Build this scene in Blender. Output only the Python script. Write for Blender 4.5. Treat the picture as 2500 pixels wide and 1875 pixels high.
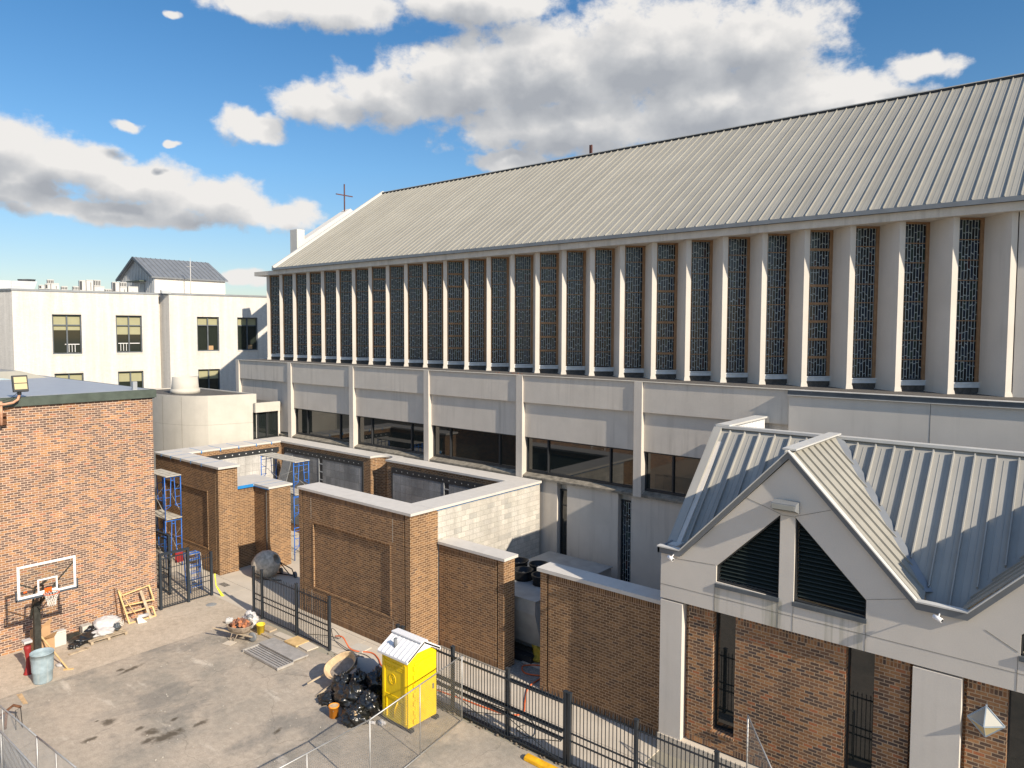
import bpy, math, random
from mathutils import Vector, Matrix, noise as mnoise
random.seed(7)
for o in list(bpy.data.objects): bpy.data.objects.remove(o)
SC = bpy.context.scene
COL = SC.collection
R_ = math.radians
# ------------------------------------------------------------------ camera
cd = bpy.data.cameras.new('camera'); cam = bpy.data.objects.new('camera', cd); COL.objects.link(cam)
cd.sensor_width = 36.0; cd.lens = 36.0*1764.777/2500.0; cd.shift_y = -31.535/2500.0
cd.clip_start = 0.1; cd.clip_end = 6000
_r = Vector((0.76507447, 0.64393346, 0.00327921)); _u = Vector((-0.03818483, 0.04028379, 0.99845838)); _f = Vector((-0.64280865, 0.76402024, -0.05540859))
m = Matrix(((_r.x, _u.x, -_f.x, 0), (_r.y, _u.y, -_f.y, 0), (_r.z, _u.z, -_f.z, 12.0), (0, 0, 0, 1)))
cam.matrix_world = m
SC.camera = cam
SC.render.resolution_x = 1024; SC.render.resolution_y = 768
# ------------------------------------------------------------------ sun, sky
SUN_EL, SUN_AZ = 31.0, 8.0            # azimuth: degrees from +X towards -Y
sdir = Vector((math.cos(R_(SUN_EL))*math.cos(R_(SUN_AZ)), -math.cos(R_(SUN_EL))*math.sin(R_(SUN_AZ)), math.sin(R_(SUN_EL))))
ld = bpy.data.lights.new('sun', 'SUN'); sun = bpy.data.objects.new('sun', ld); COL.objects.link(sun)
ld.energy = 3.7; ld.angle = R_(0.5); ld.color = (1.0, 0.875, 0.71)
sun.rotation_euler = (-sdir).to_track_quat('-Z', 'Y').to_euler()
SC.view_settings.view_transform = 'Standard'; SC.view_settings.look = 'None'
SC.view_settings.exposure = 0.88; SC.view_settings.gamma = 1.0
W = bpy.data.worlds.new('World'); SC.world = W; W.use_nodes = True
# cloud shapes: (azimuth, elevation, half width, half height) in degrees
CL = [(-54.19,16.54,3.6,1.5),(-49.6,17.4,4.6,2.0),(-43.3,18.6,6.3,2.8),(-37.0,19.2,7.9,3.9),(-29.2,20.3,8.5,3.8),(-21.8,20.4,5.4,2.9),(-35.4,15.7,10.3,2.5),(-24.6,16.7,8.8,3.0),(-17.5,16.0,5.6,2.1),(-14.0,15.6,3.6,1.1),(-40.1,13.0,2.9,.8),
 (-58.5,22.6,4.3,1.1),(-53.5,23.0,6.0,1.5),(-43.3,24.0,6.9,1.6),(-75.5,11.9,3.2,1.9),(-71.7,11.0,3.8,1.8),(-67.3,10.1,4.6,1.7),(-62.3,9.4,4.4,1.6),(-58.7,8.5,3.9,1.1),(-68.1,8.0,6.6,.8),(-74.4,9.3,3.6,1.3),
 (-67.6,13.9,1.0,.4),(-59.5,14.6,2.4,1.15),(-10.9,17.4,2.2,.8),(-65.1,13.0,.5,.22),(-64.5,20.9,.6,.3),(-60.5,3.8,1.9,.55),
 (20,25,16,5),(45,15,18,3.5),(80,30,25,8),(120,18,20,4),(165,28,25,7),(-110,22,12,4),(-140,14,16,3),(-170,35,20,8),(0,55,25,9),(-95,50,20,8),(-40,42,14,5)]
def cloud_group(detail, rough, amp=1.45):
    g = bpy.data.node_groups.new('cloud_field', 'ShaderNodeTree')
    g.interface.new_socket('P', in_out='INPUT', socket_type='NodeSocketVector')
    g.interface.new_socket('D', in_out='OUTPUT', socket_type='NodeSocketFloat')
    N, L = g.nodes, g.links
    gi = N.new('NodeGroupInput'); go = N.new('NodeGroupOutput')
    def noi(scale, detail, rough, vscale=(1,1,1)):
        mp = N.new('ShaderNodeMapping'); mp.inputs['Scale'].default_value = vscale
        L.new(gi.outputs[0], mp.inputs[0])
        n = N.new('ShaderNodeTexNoise'); n.inputs['Scale'].default_value = scale; n.inputs['Detail'].default_value = detail; n.inputs['Roughness'].default_value = rough
        L.new(mp.outputs[0], n.inputs['Vector']); return n
    nw = noi(0.45, 3, 0.5)
    s1 = N.new('ShaderNodeVectorMath'); s1.operation = 'SUBTRACT'; s1.inputs[1].default_value = (.5,.5,.5); L.new(nw.outputs['Color'], s1.inputs[0])
    s2 = N.new('ShaderNodeVectorMath'); s2.operation = 'MULTIPLY'; s2.inputs[1].default_value = (2.4,1.5,0); L.new(s1.outputs[0], s2.inputs[0])
    s3 = N.new('ShaderNodeVectorMath'); s3.operation = 'ADD'; L.new(gi.outputs[0], s3.inputs[0]); L.new(s2.outputs[0], s3.inputs[1])
    prev = None
    for (a, e, ra, re) in CL:
        v = N.new('ShaderNodeVectorMath'); v.operation = 'SUBTRACT'; v.inputs[1].default_value = (a, e, 0); L.new(s3.outputs[0], v.inputs[0])
        q = N.new('ShaderNodeVectorMath'); q.operation = 'DIVIDE'; q.inputs[1].default_value = (ra*1.12, re*1.12, 1); L.new(v.outputs[0], q.inputs[0])
        l = N.new('ShaderNodeVectorMath'); l.operation = 'LENGTH'; L.new(q.outputs[0], l.inputs[0])
        if prev is None: prev = l.outputs['Value']
        else:
            mn = N.new('ShaderNodeMath'); mn.operation = 'SMOOTH_MIN'; mn.inputs[2].default_value = .12
            L.new(prev, mn.inputs[0]); L.new(l.outputs['Value'], mn.inputs[1]); prev = mn.outputs[0]
    n1 = noi(0.42, detail, rough, (1, 1.35, 1))
    a1 = N.new('ShaderNodeMath'); a1.operation = 'MULTIPLY_ADD'; a1.inputs[1].default_value = amp; a1.inputs[2].default_value = -0.455*amp; L.new(n1.outputs['Fac'], a1.inputs[0])
    a2 = N.new('ShaderNodeMath'); a2.operation = 'SUBTRACT'; a2.inputs[0].default_value = 1.0; L.new(prev, a2.inputs[1])
    a3 = N.new('ShaderNodeMath'); a3.operation = 'ADD'; L.new(a1.outputs[0], a3.inputs[0]); L.new(a2.outputs[0], a3.inputs[1])
    L.new(a3.outputs[0], go.inputs[0])
    return g
def build_world():
    nt = W.node_tree; nt.nodes.clear()
    g = cloud_group(10, 0.60); gs = cloud_group(4, 0.5, 0.8)
    N, L = nt.nodes, nt.links
    out = N.new('ShaderNodeOutputWorld'); bg = N.new('ShaderNodeBackground'); L.new(bg.outputs[0], out.inputs[0])
    sky = N.new('ShaderNodeTexSky'); sky.sky_type = 'NISHITA'; sky.sun_disc = False
    sky.sun_elevation = R_(SUN_EL); sky.sun_rotation = R_(90 + SUN_AZ); sky.altitude = 50; sky.air_density = 1.0; sky.dust_density = 0.5; sky.ozone_density = 2.5
    tc = N.new('ShaderNodeTexCoord'); sp = N.new('ShaderNodeSeparateXYZ'); L.new(tc.outputs['Generated'], sp.inputs[0])
    at = N.new('ShaderNodeMath'); at.operation = 'ARCTAN2'; L.new(sp.outputs[0], at.inputs[0]); L.new(sp.outputs[1], at.inputs[1])
    asn = N.new('ShaderNodeMath'); asn.operation = 'ARCSINE'; L.new(sp.outputs[2], asn.inputs[0])
    d1 = N.new('ShaderNodeMath'); d1.operation = 'DEGREES'; L.new(at.outputs[0], d1.inputs[0])
    d2 = N.new('ShaderNodeMath'); d2.operation = 'DEGREES'; L.new(asn.outputs[0], d2.inputs[0])
    cb = N.new('ShaderNodeCombineXYZ'); L.new(d1.outputs[0], cb.inputs[0]); L.new(d2.outputs[0], cb.inputs[1])
    A = N.new('ShaderNodeGroup'); A.node_tree = g; L.new(cb.outputs[0], A.inputs[0])
    of = N.new('ShaderNodeVectorMath'); of.operation = 'ADD'; of.inputs[1].default_value = (0.8, 1.9, 0); L.new(cb.outputs[0], of.inputs[0])
    B = N.new('ShaderNodeGroup'); B.node_tree = gs; L.new(of.outputs[0], B.inputs[0])
    A2 = N.new('ShaderNodeGroup'); A2.node_tree = gs; L.new(cb.outputs[0], A2.inputs[0])
    def mr(src, a, b, c, d, smooth=True):
        n = N.new('ShaderNodeMapRange'); n.inputs['From Min'].default_value = a; n.inputs['From Max'].default_value = b; n.inputs['To Min'].default_value = c; n.inputs['To Max'].default_value = d
        if smooth: n.interpolation_type = 'SMOOTHSTEP'
        L.new(src, n.inputs['Value']); return n.outputs[0]
    cover = mr(A.outputs[0], -0.08, 0.42, 0, 1)
    df = N.new('ShaderNodeMath'); df.operation = 'SUBTRACT'; L.new(A2.outputs[0], df.inputs[0]); L.new(B.outputs[0], df.inputs[1])
    relief = mr(df.outputs[0], -0.55, 0.75, 0.0, 1.0, False)
    thick = mr(A2.outputs[0], 0.10, 0.85, 1.0, 0.0)
    ml = N.new('ShaderNodeMath'); ml.operation = 'MULTIPLY'; L.new(relief, ml.inputs[0]); ml.inputs[1].default_value = 0.88
    ad = N.new('ShaderNodeMath'); ad.operation = 'MULTIPLY_ADD'; L.new(thick, ad.inputs[0]); ad.inputs[1].default_value = 0.36; L.new(ml.outputs[0], ad.inputs[2])
    cr = N.new('ShaderNodeValToRGB'); e = cr.color_ramp.elements
    e[0].position = 0.26; e[0].color = (0.46, 0.485, 0.53, 1); e[1].position = 0.84; e[1].color = (1.0, 0.975, 0.945, 1)
    k = e.new(0.52); k.color = (0.64, 0.655, 0.68, 1)
    L.new(ad.outputs[0], cr.inputs[0])
    hs = N.new('ShaderNodeHueSaturation'); hs.inputs['Saturation'].default_value = 1.08; hs.inputs['Value'].default_value = 0.85; L.new(sky.outputs[0], hs.inputs['Color'])
    ef = N.new('ShaderNodeValToRGB'); e2 = ef.color_ramp.elements
    e2[0].position = 0.0; e2[0].color = (.54,.50,.50,1); e2[1].position = 1.0; e2[1].color = (.95,1.02,1.05,1)
    k2 = e2.new(.12); k2.color = (.50,.51,.53,1); k2 = e2.new(.30); k2.color = (.44,.57,.63,1); k2 = e2.new(.55); k2.color = (.34,.54,.63,1); k2 = e2.new(.68); k2.color = (.50,.65,.72,1)
    m90 = N.new('ShaderNodeMath'); m90.operation = 'DIVIDE'; m90.inputs[1].default_value = 40.0; L.new(d2.outputs[0], m90.inputs[0]); L.new(m90.outputs[0], ef.inputs[0])
    em = N.new('ShaderNodeMix'); em.data_type = 'RGBA'; em.blend_type = 'MULTIPLY'; em.inputs[0].default_value = 1; L.new(hs.outputs[0], em.inputs[6]); L.new(ef.outputs[0], em.inputs[7])
    sc = N.new('ShaderNodeVectorMath'); sc.operation = 'SCALE'; sc.inputs['Scale'].default_value = 3.5; L.new(cr.outputs[0], sc.inputs[0])
    mx = N.new('ShaderNodeMix'); mx.data_type = 'RGBA'; L.new(cover, mx.inputs[0]); L.new(em.outputs[2], mx.inputs[6]); L.new(sc.outputs[0], mx.inputs[7])
    L.new(mx.outputs[2], bg.inputs[0]); bg.inputs[1].default_value = 0.135
    W.cycles.sampling_method = 'MANUAL'; W.cycles.sample_map_resolution = 512
build_world()

# ================================================================== materials
MAT = {}
def _n(nt, t, **k):
    n = nt.nodes.new(t)
    for a, b in k.items(): setattr(n, a, b)
    return n
def base(name):
    m = bpy.data.materials.new(name); m.use_nodes = True; nt = m.node_tree
    b = nt.nodes['Principled BSDF']; MAT[name] = m
    return m, nt, b
def noise_fac(nt, scale, detail=4, rough=.55, vs=(1,1,1), src=None):
    g = _n(nt, 'ShaderNodeNewGeometry'); mp = _n(nt, 'ShaderNodeMapping'); mp.inputs['Scale'].default_value = vs
    nt.links.new(src if src else g.outputs['Position'], mp.inputs[0])
    n = _n(nt, 'ShaderNodeTexNoise'); n.inputs['Scale'].default_value = scale; n.inputs['Detail'].default_value = detail; n.inputs['Roughness'].default_value = rough
    nt.links.new(mp.outputs[0], n.inputs['Vector']); return n.outputs['Fac']
def rng(nt, src, a, b, c, d):
    n = _n(nt, 'ShaderNodeMapRange'); n.inputs['From Min'].default_value = a; n.inputs['From Max'].default_value = b; n.inputs['To Min'].default_value = c; n.inputs['To Max'].default_value = d
    nt.links.new(src, n.inputs['Value']); return n.outputs[0]
def mixc(nt, fac, a, b, mode='MIX'):
    n = _n(nt, 'ShaderNodeMix', data_type='RGBA', blend_type=mode)
    for s, i in ((fac, 0), (a, 6), (b, 7)):
        if isinstance(s, (int, float)): n.inputs[i].default_value = s
        elif isinstance(s, tuple): n.inputs[i].default_value = (s + (1,))[:4]
        else: nt.links.new(s, n.inputs[i])
    return n.outputs[2]
def bump(nt, b, src, st, dist=.02):
    n = _n(nt, 'ShaderNodeBump'); n.inputs['Strength'].default_value = st; n.inputs['Distance'].default_value = dist
    nt.links.new(src, n.inputs['Height']); nt.links.new(n.outputs[0], b.inputs['Normal'])
def mk(name, col, rough=.8, metal=0, var=.12, scale=2.0, fine=0, bmp=0, spec=.3, streak=0, streakcol=None, coat=0, panel=0):
    m, nt, b = base(name)
    f = noise_fac(nt, scale, 5)
    v = rng(nt, f, .3, .7, 1-var, 1+var)
    c = mixc(nt, 1.0, tuple(col), v, 'MULTIPLY')
    if fine:
        f2 = noise_fac(nt, 45, 3, .7); c = mixc(nt, 1.0, c, rng(nt, f2, .3, .7, 1-fine, 1+fine), 'MULTIPLY')
    if panel:
        g = _n(nt, 'ShaderNodeNewGeometry'); sx = _n(nt, 'ShaderNodeSeparateXYZ'); nt.links.new(g.outputs['Position'], sx.inputs[0])
        dv = _n(nt, 'ShaderNodeMath', operation='DIVIDE'); nt.links.new(sx.outputs[0], dv.inputs[0]); dv.inputs[1].default_value = panel
        fl = _n(nt, 'ShaderNodeMath', operation='FLOOR'); nt.links.new(dv.outputs[0], fl.inputs[0])
        wn = _n(nt, 'ShaderNodeTexWhiteNoise', noise_dimensions='1D'); nt.links.new(fl.outputs[0], wn.inputs['W'])
        c = mixc(nt, 1.0, c, rng(nt, wn.outputs['Value'], 0, 1, .93, 1.05), 'MULTIPLY')
    if streak:
        f3 = noise_fac(nt, 1.0, 4, .6, (4.5, 4.5, .22)); f4 = noise_fac(nt, .6, 3)
        s = _n(nt, 'ShaderNodeMath', operation='MULTIPLY'); nt.links.new(rng(nt, f3, .5, .78, 0, 1), s.inputs[0]); nt.links.new(rng(nt, f4, .38, .62, 0, streak), s.inputs[1])
        c = mixc(nt, s.outputs[0], c, tuple(streakcol or (.12,.11,.09)))
    nt.links.new(c, b.inputs['Base Color'])
    b.inputs['Roughness'].default_value = rough; b.inputs['Metallic'].default_value = metal; b.inputs['Specular IOR Level'].default_value = spec
    if coat: b.inputs['Coat Weight'].default_value = coat
    if bmp: bump(nt, b, noise_fac(nt, 30, 4, .7), bmp, .01)
    return m
def brick(name, ramp, mortar, bw=.226, rh=.0855, ms=.011, off=.5, soldier=False, mottle=.25, rough=.85, dirt=0):
    m, nt, b = base(name)
    uv = _n(nt, 'ShaderNodeTexCoord').outputs['UV']
    br = _n(nt, 'ShaderNodeTexBrick'); br.offset = off; br.offset_frequency = 2
    if soldier:
        mp = _n(nt, 'ShaderNodeMapping'); mp.inputs['Rotation'].default_value = (0, 0, R_(90)); nt.links.new(uv, mp.inputs[0]); uv = mp.outputs[0]; br.offset = 0
    nt.links.new(uv, br.inputs['Vector'])
    br.inputs['Color1'].default_value = (0,0,0,1); br.inputs['Color2'].default_value = (1,1,1,1); br.inputs['Mortar'].default_value = (.5,.5,.5,1)
    br.inputs['Scale'].default_value = 1; br.inputs['Brick Width'].default_value = bw; br.inputs['Row Height'].default_value = rh; br.inputs['Mortar Size'].default_value = ms; br.inputs['Mortar Smooth'].default_value = .2
    cr = _n(nt, 'ShaderNodeValToRGB'); cr.color_ramp.interpolation = 'CONSTANT'; e = cr.color_ramp.elements
    e[0].position = 0; e[0].color = ramp[0][1] + (1,); e[1].position = ramp[1][0]; e[1].color = ramp[1][1] + (1,)
    for p, c in ramp[2:]:
        k = e.new(p); k.color = c + (1,)
    nt.links.new(br.outputs['Color'], cr.inputs[0])
    f = noise_fac(nt, .7, 4); c = mixc(nt, 1.0, cr.outputs[0], rng(nt, f, .3, .7, 1-mottle, 1+mottle), 'MULTIPLY')
    f2 = noise_fac(nt, 20, 3); c = mixc(nt, 1.0, c, rng(nt, f2, .3, .7, .86, 1.14), 'MULTIPLY')
    c = mixc(nt, br.outputs['Fac'], c, tuple(mortar))
    fs = noise_fac(nt, 1.0, 4, .65, (2.6, 2.6, .16)); c = mixc(nt, 1.0, c, rng(nt, fs, .35, .7, 1.07, .86), 'MULTIPLY')
    if dirt:
        f5 = noise_fac(nt, .5, 5, .6); c = mixc(nt, rng(nt, f5, .52, .75, 0, dirt), c, (.5,.45,.4))
    nt.links.new(c, b.inputs['Base Color']); b.inputs['Roughness'].default_value = rough; b.inputs['Specular IOR Level'].default_value = .25
    iv = _n(nt, 'ShaderNodeMath', operation='SUBTRACT'); iv.inputs[0].default_value = 1; nt.links.new(br.outputs['Fac'], iv.inputs[1])
    bump(nt, b, iv.outputs[0], .35, .008)
    return m
OR = (.335,.17,.082); OR2 = (.37,.192,.085); PK = (.28,.15,.095); BR = (.13,.08,.062); BR2 = (.17,.105,.08); RD = (.35,.145,.08)
brick('brick_orange', [(0,BR),(.24,PK),(.36,BR2),(.52,OR),(.66,(.30,.155,.08)),(.78,OR2),(.87,BR),(.96,RD)], (.52,.40,.31), mottle=.14)
dk = [(0,(.145,.08,.041)),(.3,(.19,.105,.052)),(.55,(.23,.128,.06)),(.75,(.17,.093,.046)),(.88,(.265,.147,.068)),(.96,(.115,.068,.042))]
brick('brick_brown', dk, (.40,.285,.18), mottle=.16)
brick('brick_brown_soldier', [(p,tuple(x*.75 for x in c)) for p,c in dk], (.34,.23,.15), bw=.24, rh=.0785, soldier=True)
dr = [(0,(.11,.07,.05)),(.25,(.25,.125,.06)),(.5,(.18,.10,.06)),(.68,(.32,.165,.075)),(.86,(.34,.13,.06)),(.93,(.09,.065,.055))]
brick('brick_mixed', dr, (.40,.29,.19), mottle=.22)
brick('brick_mixed_soldier', dr, (.33,.23,.15), bw=.24, rh=.0785, soldier=True)
brick('block_grey', [(0,(.44,.42,.375)),(.4,(.50,.475,.425)),(.7,(.46,.44,.40)),(.9,(.37,.36,.33))], (.30,.285,.25), bw=.43, rh=.215, ms=.008, mottle=.10, dirt=.5)
brick('white_brick', [(0,(.60,.575,.535)),(.5,(.62,.595,.555)),(.8,(.585,.56,.52))], (.52,.50,.465), bw=.22, rh=.085, ms=.006, mottle=.03)
brick('tile_shaded', [(0,(.20,.205,.21)),(.4,(.23,.235,.24)),(.7,(.26,.26,.26))], (.10,.10,.10), bw=.42, rh=.42, ms=.007, off=0, mottle=.3, rough=.45)  # niche tile with the shade of the back wall put into its colour
brick('tile_sunlit', [(0,(.44,.43,.41)),(.5,(.48,.47,.45))], (.22,.21,.20), bw=.42, rh=.42, ms=.006, off=0, mottle=.15, rough=.6)  # paler copy of the niche tile, sunlight painted into its colour
mk('stucco', (.56,.515,.455), .92, var=.06, scale=1.2, fine=.06, bmp=.25, streak=.45, streakcol=(.19,.17,.14))
mk('stucco_clean', (.58,.54,.485), .92, var=.05, scale=.8, fine=.05, bmp=.22, streak=.2, streakcol=(.22,.20,.16))
def annex():
    m = mk('stucco_annex', (.57,.53,.475), .92, var=.05, scale=.8, fine=.05, bmp=.22)
    nt = m.node_tree; b = nt.nodes['Principled BSDF']; src = b.inputs['Base Color'].links[0].from_socket
    g = _n(nt, 'ShaderNodeNewGeometry'); sx = _n(nt, 'ShaderNodeSeparateXYZ'); nt.links.new(g.outputs['Position'], sx.inputs[0])
    f = noise_fac(nt, 1.0, 4, .65, (3.2, 3.2, .15)); a = rng(nt, f, .47, .68, 0, 1)
    def mul(p, q):
        n = _n(nt, 'ShaderNodeMath', operation='MULTIPLY'); nt.links.new(p, n.inputs[0]); nt.links.new(q, n.inputs[1]); return n.outputs[0]
    k = mul(a, rng(nt, sx.outputs[2], 5.12, 5.2, 1, 0)); k = mul(k, rng(nt, sx.outputs[0], -8.2, -8.0, 0, .8)); k = mul(k, rng(nt, sx.outputs[0], -4.4, -4.2, 1, 0))
    c = mixc(nt, k, src, (.20,.20,.13)); nt.links.new(c, b.inputs['Base Color'])
annex()
mk('concrete_fascia', (.57,.525,.46), .9, var=.09, scale=2.5, fine=.08, streak=.6, streakcol=(.18,.16,.13))
mk('white_plaster', (.62,.59,.54), .85, var=.04, scale=1.5, streak=.15, streakcol=(.4,.38,.34))
mk('cream_concrete', (.50,.475,.42), .9, var=.06, scale=1.4, fine=.04, streak=.35, streakcol=(.36,.33,.28))
mk('coping_stone', (.55,.525,.485), .75, var=.05, scale=3, fine=.04)
mk('white_paint', (.78,.78,.78), .5, var=.03)
mk('window_sill', (.60,.62,.63), .5, var=.12, scale=6)
mk('groove', (.10,.095,.09), .95, var=.1)
mk('wood_frame', (.27,.16,.085), .6, var=.18, scale=5)
mk('metal_roof_pale', (.295,.285,.25), .6, 0, var=.06, scale=.7, spec=.4, panel=.425, streak=.10, streakcol=(.24,.23,.20))
mk('metal_roof_grey', (.335,.325,.295), .65, 0, panel=.47, var=.07, scale=.8, spec=.5, streak=.25, streakcol=(.2,.2,.18))
mk('metal_trim_pale', (.55,.545,.52), .45, .1, var=.05)
mk('flashing', (.10,.115,.13), .5, .3, var=.15, scale=2)
mk('flashing_light', (.22,.235,.25), .45, .3, var=.1, scale=2)
mk('annex_fascia', (.15,.16,.17), .5, .1, var=.08, scale=2)
mk('flashing_green', (.075,.095,.08), .6, .2, var=.2, scale=3)
mk('dark_trim', (.03,.032,.035), .5, var=.1)
mk('gravel_roof', (.10,.093,.085), .95, var=.25, scale=6, fine=.5, bmp=.6)
mk('ledge_dirty', (.21,.19,.155), .95, var=.4, scale=4, fine=.35, bmp=.4, streak=.5)
mk('iron_paint', (.028,.036,.046), .42, .2, var=.1, spec=.5)
mk('galvanised', (.42,.42,.41), .5, .6, var=.12, scale=6)
mk('chain_wire', (.34,.34,.33), .5, .6, var=.1)
mk('rusty_iron', (.16,.075,.04), .8, .3, var=.4, scale=9)
mk('cross_rust', (.13,.06,.05), .7, .2, var=.2)
mk('pipe_tan', (.50,.28,.18), .7, var=.25, scale=7)
mk('blue_paint', (.015,.13,.50), .45, var=.15, scale=6, spec=.5)
mk('blue_tape', (.02,.20,.50), .6, var=.1)
mk('scaffold_board', (.46,.43,.37), .85, var=.2, scale=4, fine=.1)
mk('aluminium_plank', (.42,.40,.37), .6, .3, var=.15, scale=5, fine=.12)
mk('pine', (.60,.42,.20), .75, var=.15, scale=5)
mk('weathered_wood', (.42,.34,.24), .85, var=.25, scale=5)
mk('cardboard', (.44,.28,.15), .85, var=.08)
mk('potty_yellow', (.84,.58,.005), .42, var=.07, scale=3, spec=.45, coat=.1, streak=.25, streakcol=(.50,.36,.06))
mk('potty_roof', (.74,.74,.74), .45, var=.03)
mk('plastic_grey', (.18,.19,.20), .6, var=.1)
mk('black_plastic', (.012,.013,.013), .28, var=.2, spec=.6, coat=.3)
mk('orange_bucket', (.82,.30,.03), .5, var=.08, scale=5)
mk('yellow_bucket', (.80,.58,.05), .5, var=.08, scale=5)
mk('worn_paint', (.52,.36,.20), .9, var=.3, scale=6)
mk('yellow_paint', (.80,.42,.015), .6, var=.25, scale=5, streak=.6, streakcol=(.25,.15,.04))
mk('can_blue', (.29,.37,.41), .55, var=.22, scale=4, streak=.6, streakcol=(.60,.58,.52))
mk('can_inside', (.30,.40,.42), .6, var=.1)
mk('red_plastic', (.26,.025,.025), .5, var=.1)
mk('orange_cone', (.85,.10,.03), .5, var=.1)
mk('rim_orange', (.80,.13,.02), .45)
mk('net_white', (.75,.73,.68), .8)
mk('board_white', (.78,.78,.77), .5, var=.03)
mk('board_pad', (.06,.075,.095), .6)
mk('pole_dark', (.035,.035,.03), .6, var=.35, scale=6)
mk('barrow_steel', (.33,.27,.21), .75, .1, var=.35, scale=9)
mk('barrow_tan', (.52,.38,.23), .8, var=.2, scale=7)
mk('mortar_dry', (.22,.19,.16), .95, var=.25, scale=10, bmp=.5)
mk('rubble', (.42,.17,.08), .9, var=.3, scale=8)
mk('rubble_dark', (.20,.10,.07), .9, var=.3, scale=8)
mk('hose_orange', (.62,.13,.04), .6, var=.1)
mk('hose_black', (.03,.03,.03), .6)
mk('tape_yellow', (.70,.72,.05), .6)
mk('white_bag', (.50,.485,.48), .55, var=.1, scale=6)
mk('sheet_grey', (.40,.42,.44), .7, var=.05)
mk('unit_white', (.50,.495,.475), .55, var=.05)
mk('unit_metal', (.42,.44,.46), .45, .4, var=.06)
mk('unit_dark', (.05,.055,.06), .6)
mk('chiller_metal', (.33,.34,.34), .6, .2, var=.15, scale=2)
mk('fan_black', (.015,.015,.016), .5)
mk('blind', (.32,.31,.19), .8, var=.05)
mk('rope_white', (.7,.68,.62), .8)
mk('mixer_shell', (.50,.44,.36), .85, var=.3, scale=7)
mk('tarp_yellow', (.40,.30,.04), .8, var=.5, scale=5)
mk('lamp_lens', (.50,.42,.24), .35, var=.05)
mk('lens_glass', (.30,.30,.27), .5, var=.03, spec=.3)
mk('lantern_frame', (.30,.36,.42), .5)
mk('soil_spoil', (.16,.13,.10), .95, var=.4, scale=12, fine=.3, bmp=.6)
mk('louvre_dark', (.02,.028,.026), .45, var=.1)
def glass_dark(name, col=(.012,.016,.016), rough=.03, spec=.9):
    m, nt, b = base(name); b.inputs['Base Color'].default_value = col + (1,); b.inputs['Roughness'].default_value = rough; b.inputs['Specular IOR Level'].default_value = spec
    return m
glass_dark('glass_dark'); glass_dark('glass_office', (.02,.025,.02), .05, .4)
def glass_clear():
    m, nt, b = base('backboard_glass'); nt.nodes.remove(b)
    t = _n(nt, 'ShaderNodeBsdfTransparent'); t.inputs[0].default_value = (.93,.95,.95,1); g = _n(nt, 'ShaderNodeBsdfGlossy'); g.inputs['Roughness'].default_value = .05
    mx = _n(nt, 'ShaderNodeMixShader'); mx.inputs[0].default_value = .05
    nt.links.new(t.outputs[0], mx.inputs[1]); nt.links.new(g.outputs[0], mx.inputs[2]); nt.links.new(mx.outputs[0], nt.nodes['Material Output'].inputs[0])
glass_clear()
def stained():
    m, nt, b = base('stained_glass')
    uv = _n(nt, 'ShaderNodeTexCoord').outputs['UV']
    mp = _n(nt, 'ShaderNodeMapping'); mp.inputs['Rotation'].default_value = (0, 0, R_(90)); nt.links.new(uv, mp.inputs[0])
    # wobble so the cames are not a regular grid
    nz = _n(nt, 'ShaderNodeTexNoise'); nz.inputs['Scale'].default_value = 2.3; nz.inputs['Detail'].default_value = 2; nt.links.new(mp.outputs[0], nz.inputs['Vector'])
    sb = _n(nt, 'ShaderNodeVectorMath', operation='SUBTRACT'); sb.inputs[1].default_value = (.5,.5,.5); nt.links.new(nz.outputs['Color'], sb.inputs[0])
    sm = _n(nt, 'ShaderNodeVectorMath', operation='MULTIPLY'); sm.inputs[1].default_value = (.30,.018,0); nt.links.new(sb.outputs[0], sm.inputs[0])
    av = _n(nt, 'ShaderNodeVectorMath', operation='ADD'); nt.links.new(mp.outputs[0], av.inputs[0]); nt.links.new(sm.outputs[0], av.inputs[1])
    br = _n(nt, 'ShaderNodeTexBrick'); br.offset = .37; br.offset_frequency = 2; br.squash = .62; br.squash_frequency = 3
    nt.links.new(av.outputs[0], br.inputs['Vector'])
    br.inputs['Color1'].default_value = (0,0,0,1); br.inputs['Color2'].default_value = (1,1,1,1); br.inputs['Scale'].default_value = 1
    br.inputs['Brick Width'].default_value = .40; br.inputs['Row Height'].default_value = .104; br.inputs['Mortar Size'].default_value = .0108; br.inputs['Mortar Smooth'].default_value = .1
    cr = _n(nt, 'ShaderNodeValToRGB'); e = cr.color_ramp.elements; cr.color_ramp.interpolation = 'CONSTANT'
    e[0].color = (.004,.006,.010,1); e[1].position = .3; e[1].color = (.006,.014,.028,1)
    for p, c in ((.55,(.006,.013,.016,1)),(.75,(.007,.015,.032,1)),(.9,(.012,.026,.022,1)),(.97,(.03,.010,.012,1))): k = e.new(p); k.color = c
    nt.links.new(br.outputs['Color'], cr.inputs[0])
    c = mixc(nt, br.outputs['Fac'], cr.outputs[0], (.33,.37,.37))
    nt.links.new(c, b.inputs['Base Color']); b.inputs['Specular IOR Level'].default_value = .35
    nt.links.new(rng(nt, br.outputs['Fac'], 0, 1, .16, .6), b.inputs['Roughness'])
    bump(nt, b, noise_fac(nt, 7, 2), .12, .02)
stained()
STAINS = [(-26.37,10.45,.14,.55,.25),(-26.6,10.2,.14,.16,.6),(-23.28,8.52,.22,.25,.8),(-22.67,7.78,.14,.28,.2),(-21.72,9.12,.28,.24,.9),(-21.14,9.35,.26,.62,.0),(-21.33,8.87,.14,.26,.1),(-21.07,10.3,.14,.30,.15),(-22.18,8.99,.12,.2,.3),(-21.9,9.9,.10,.16,.6),(-23.6,8.3,.08,.1,0),(-18.9,11.6,.10,.2,.4)]
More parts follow.
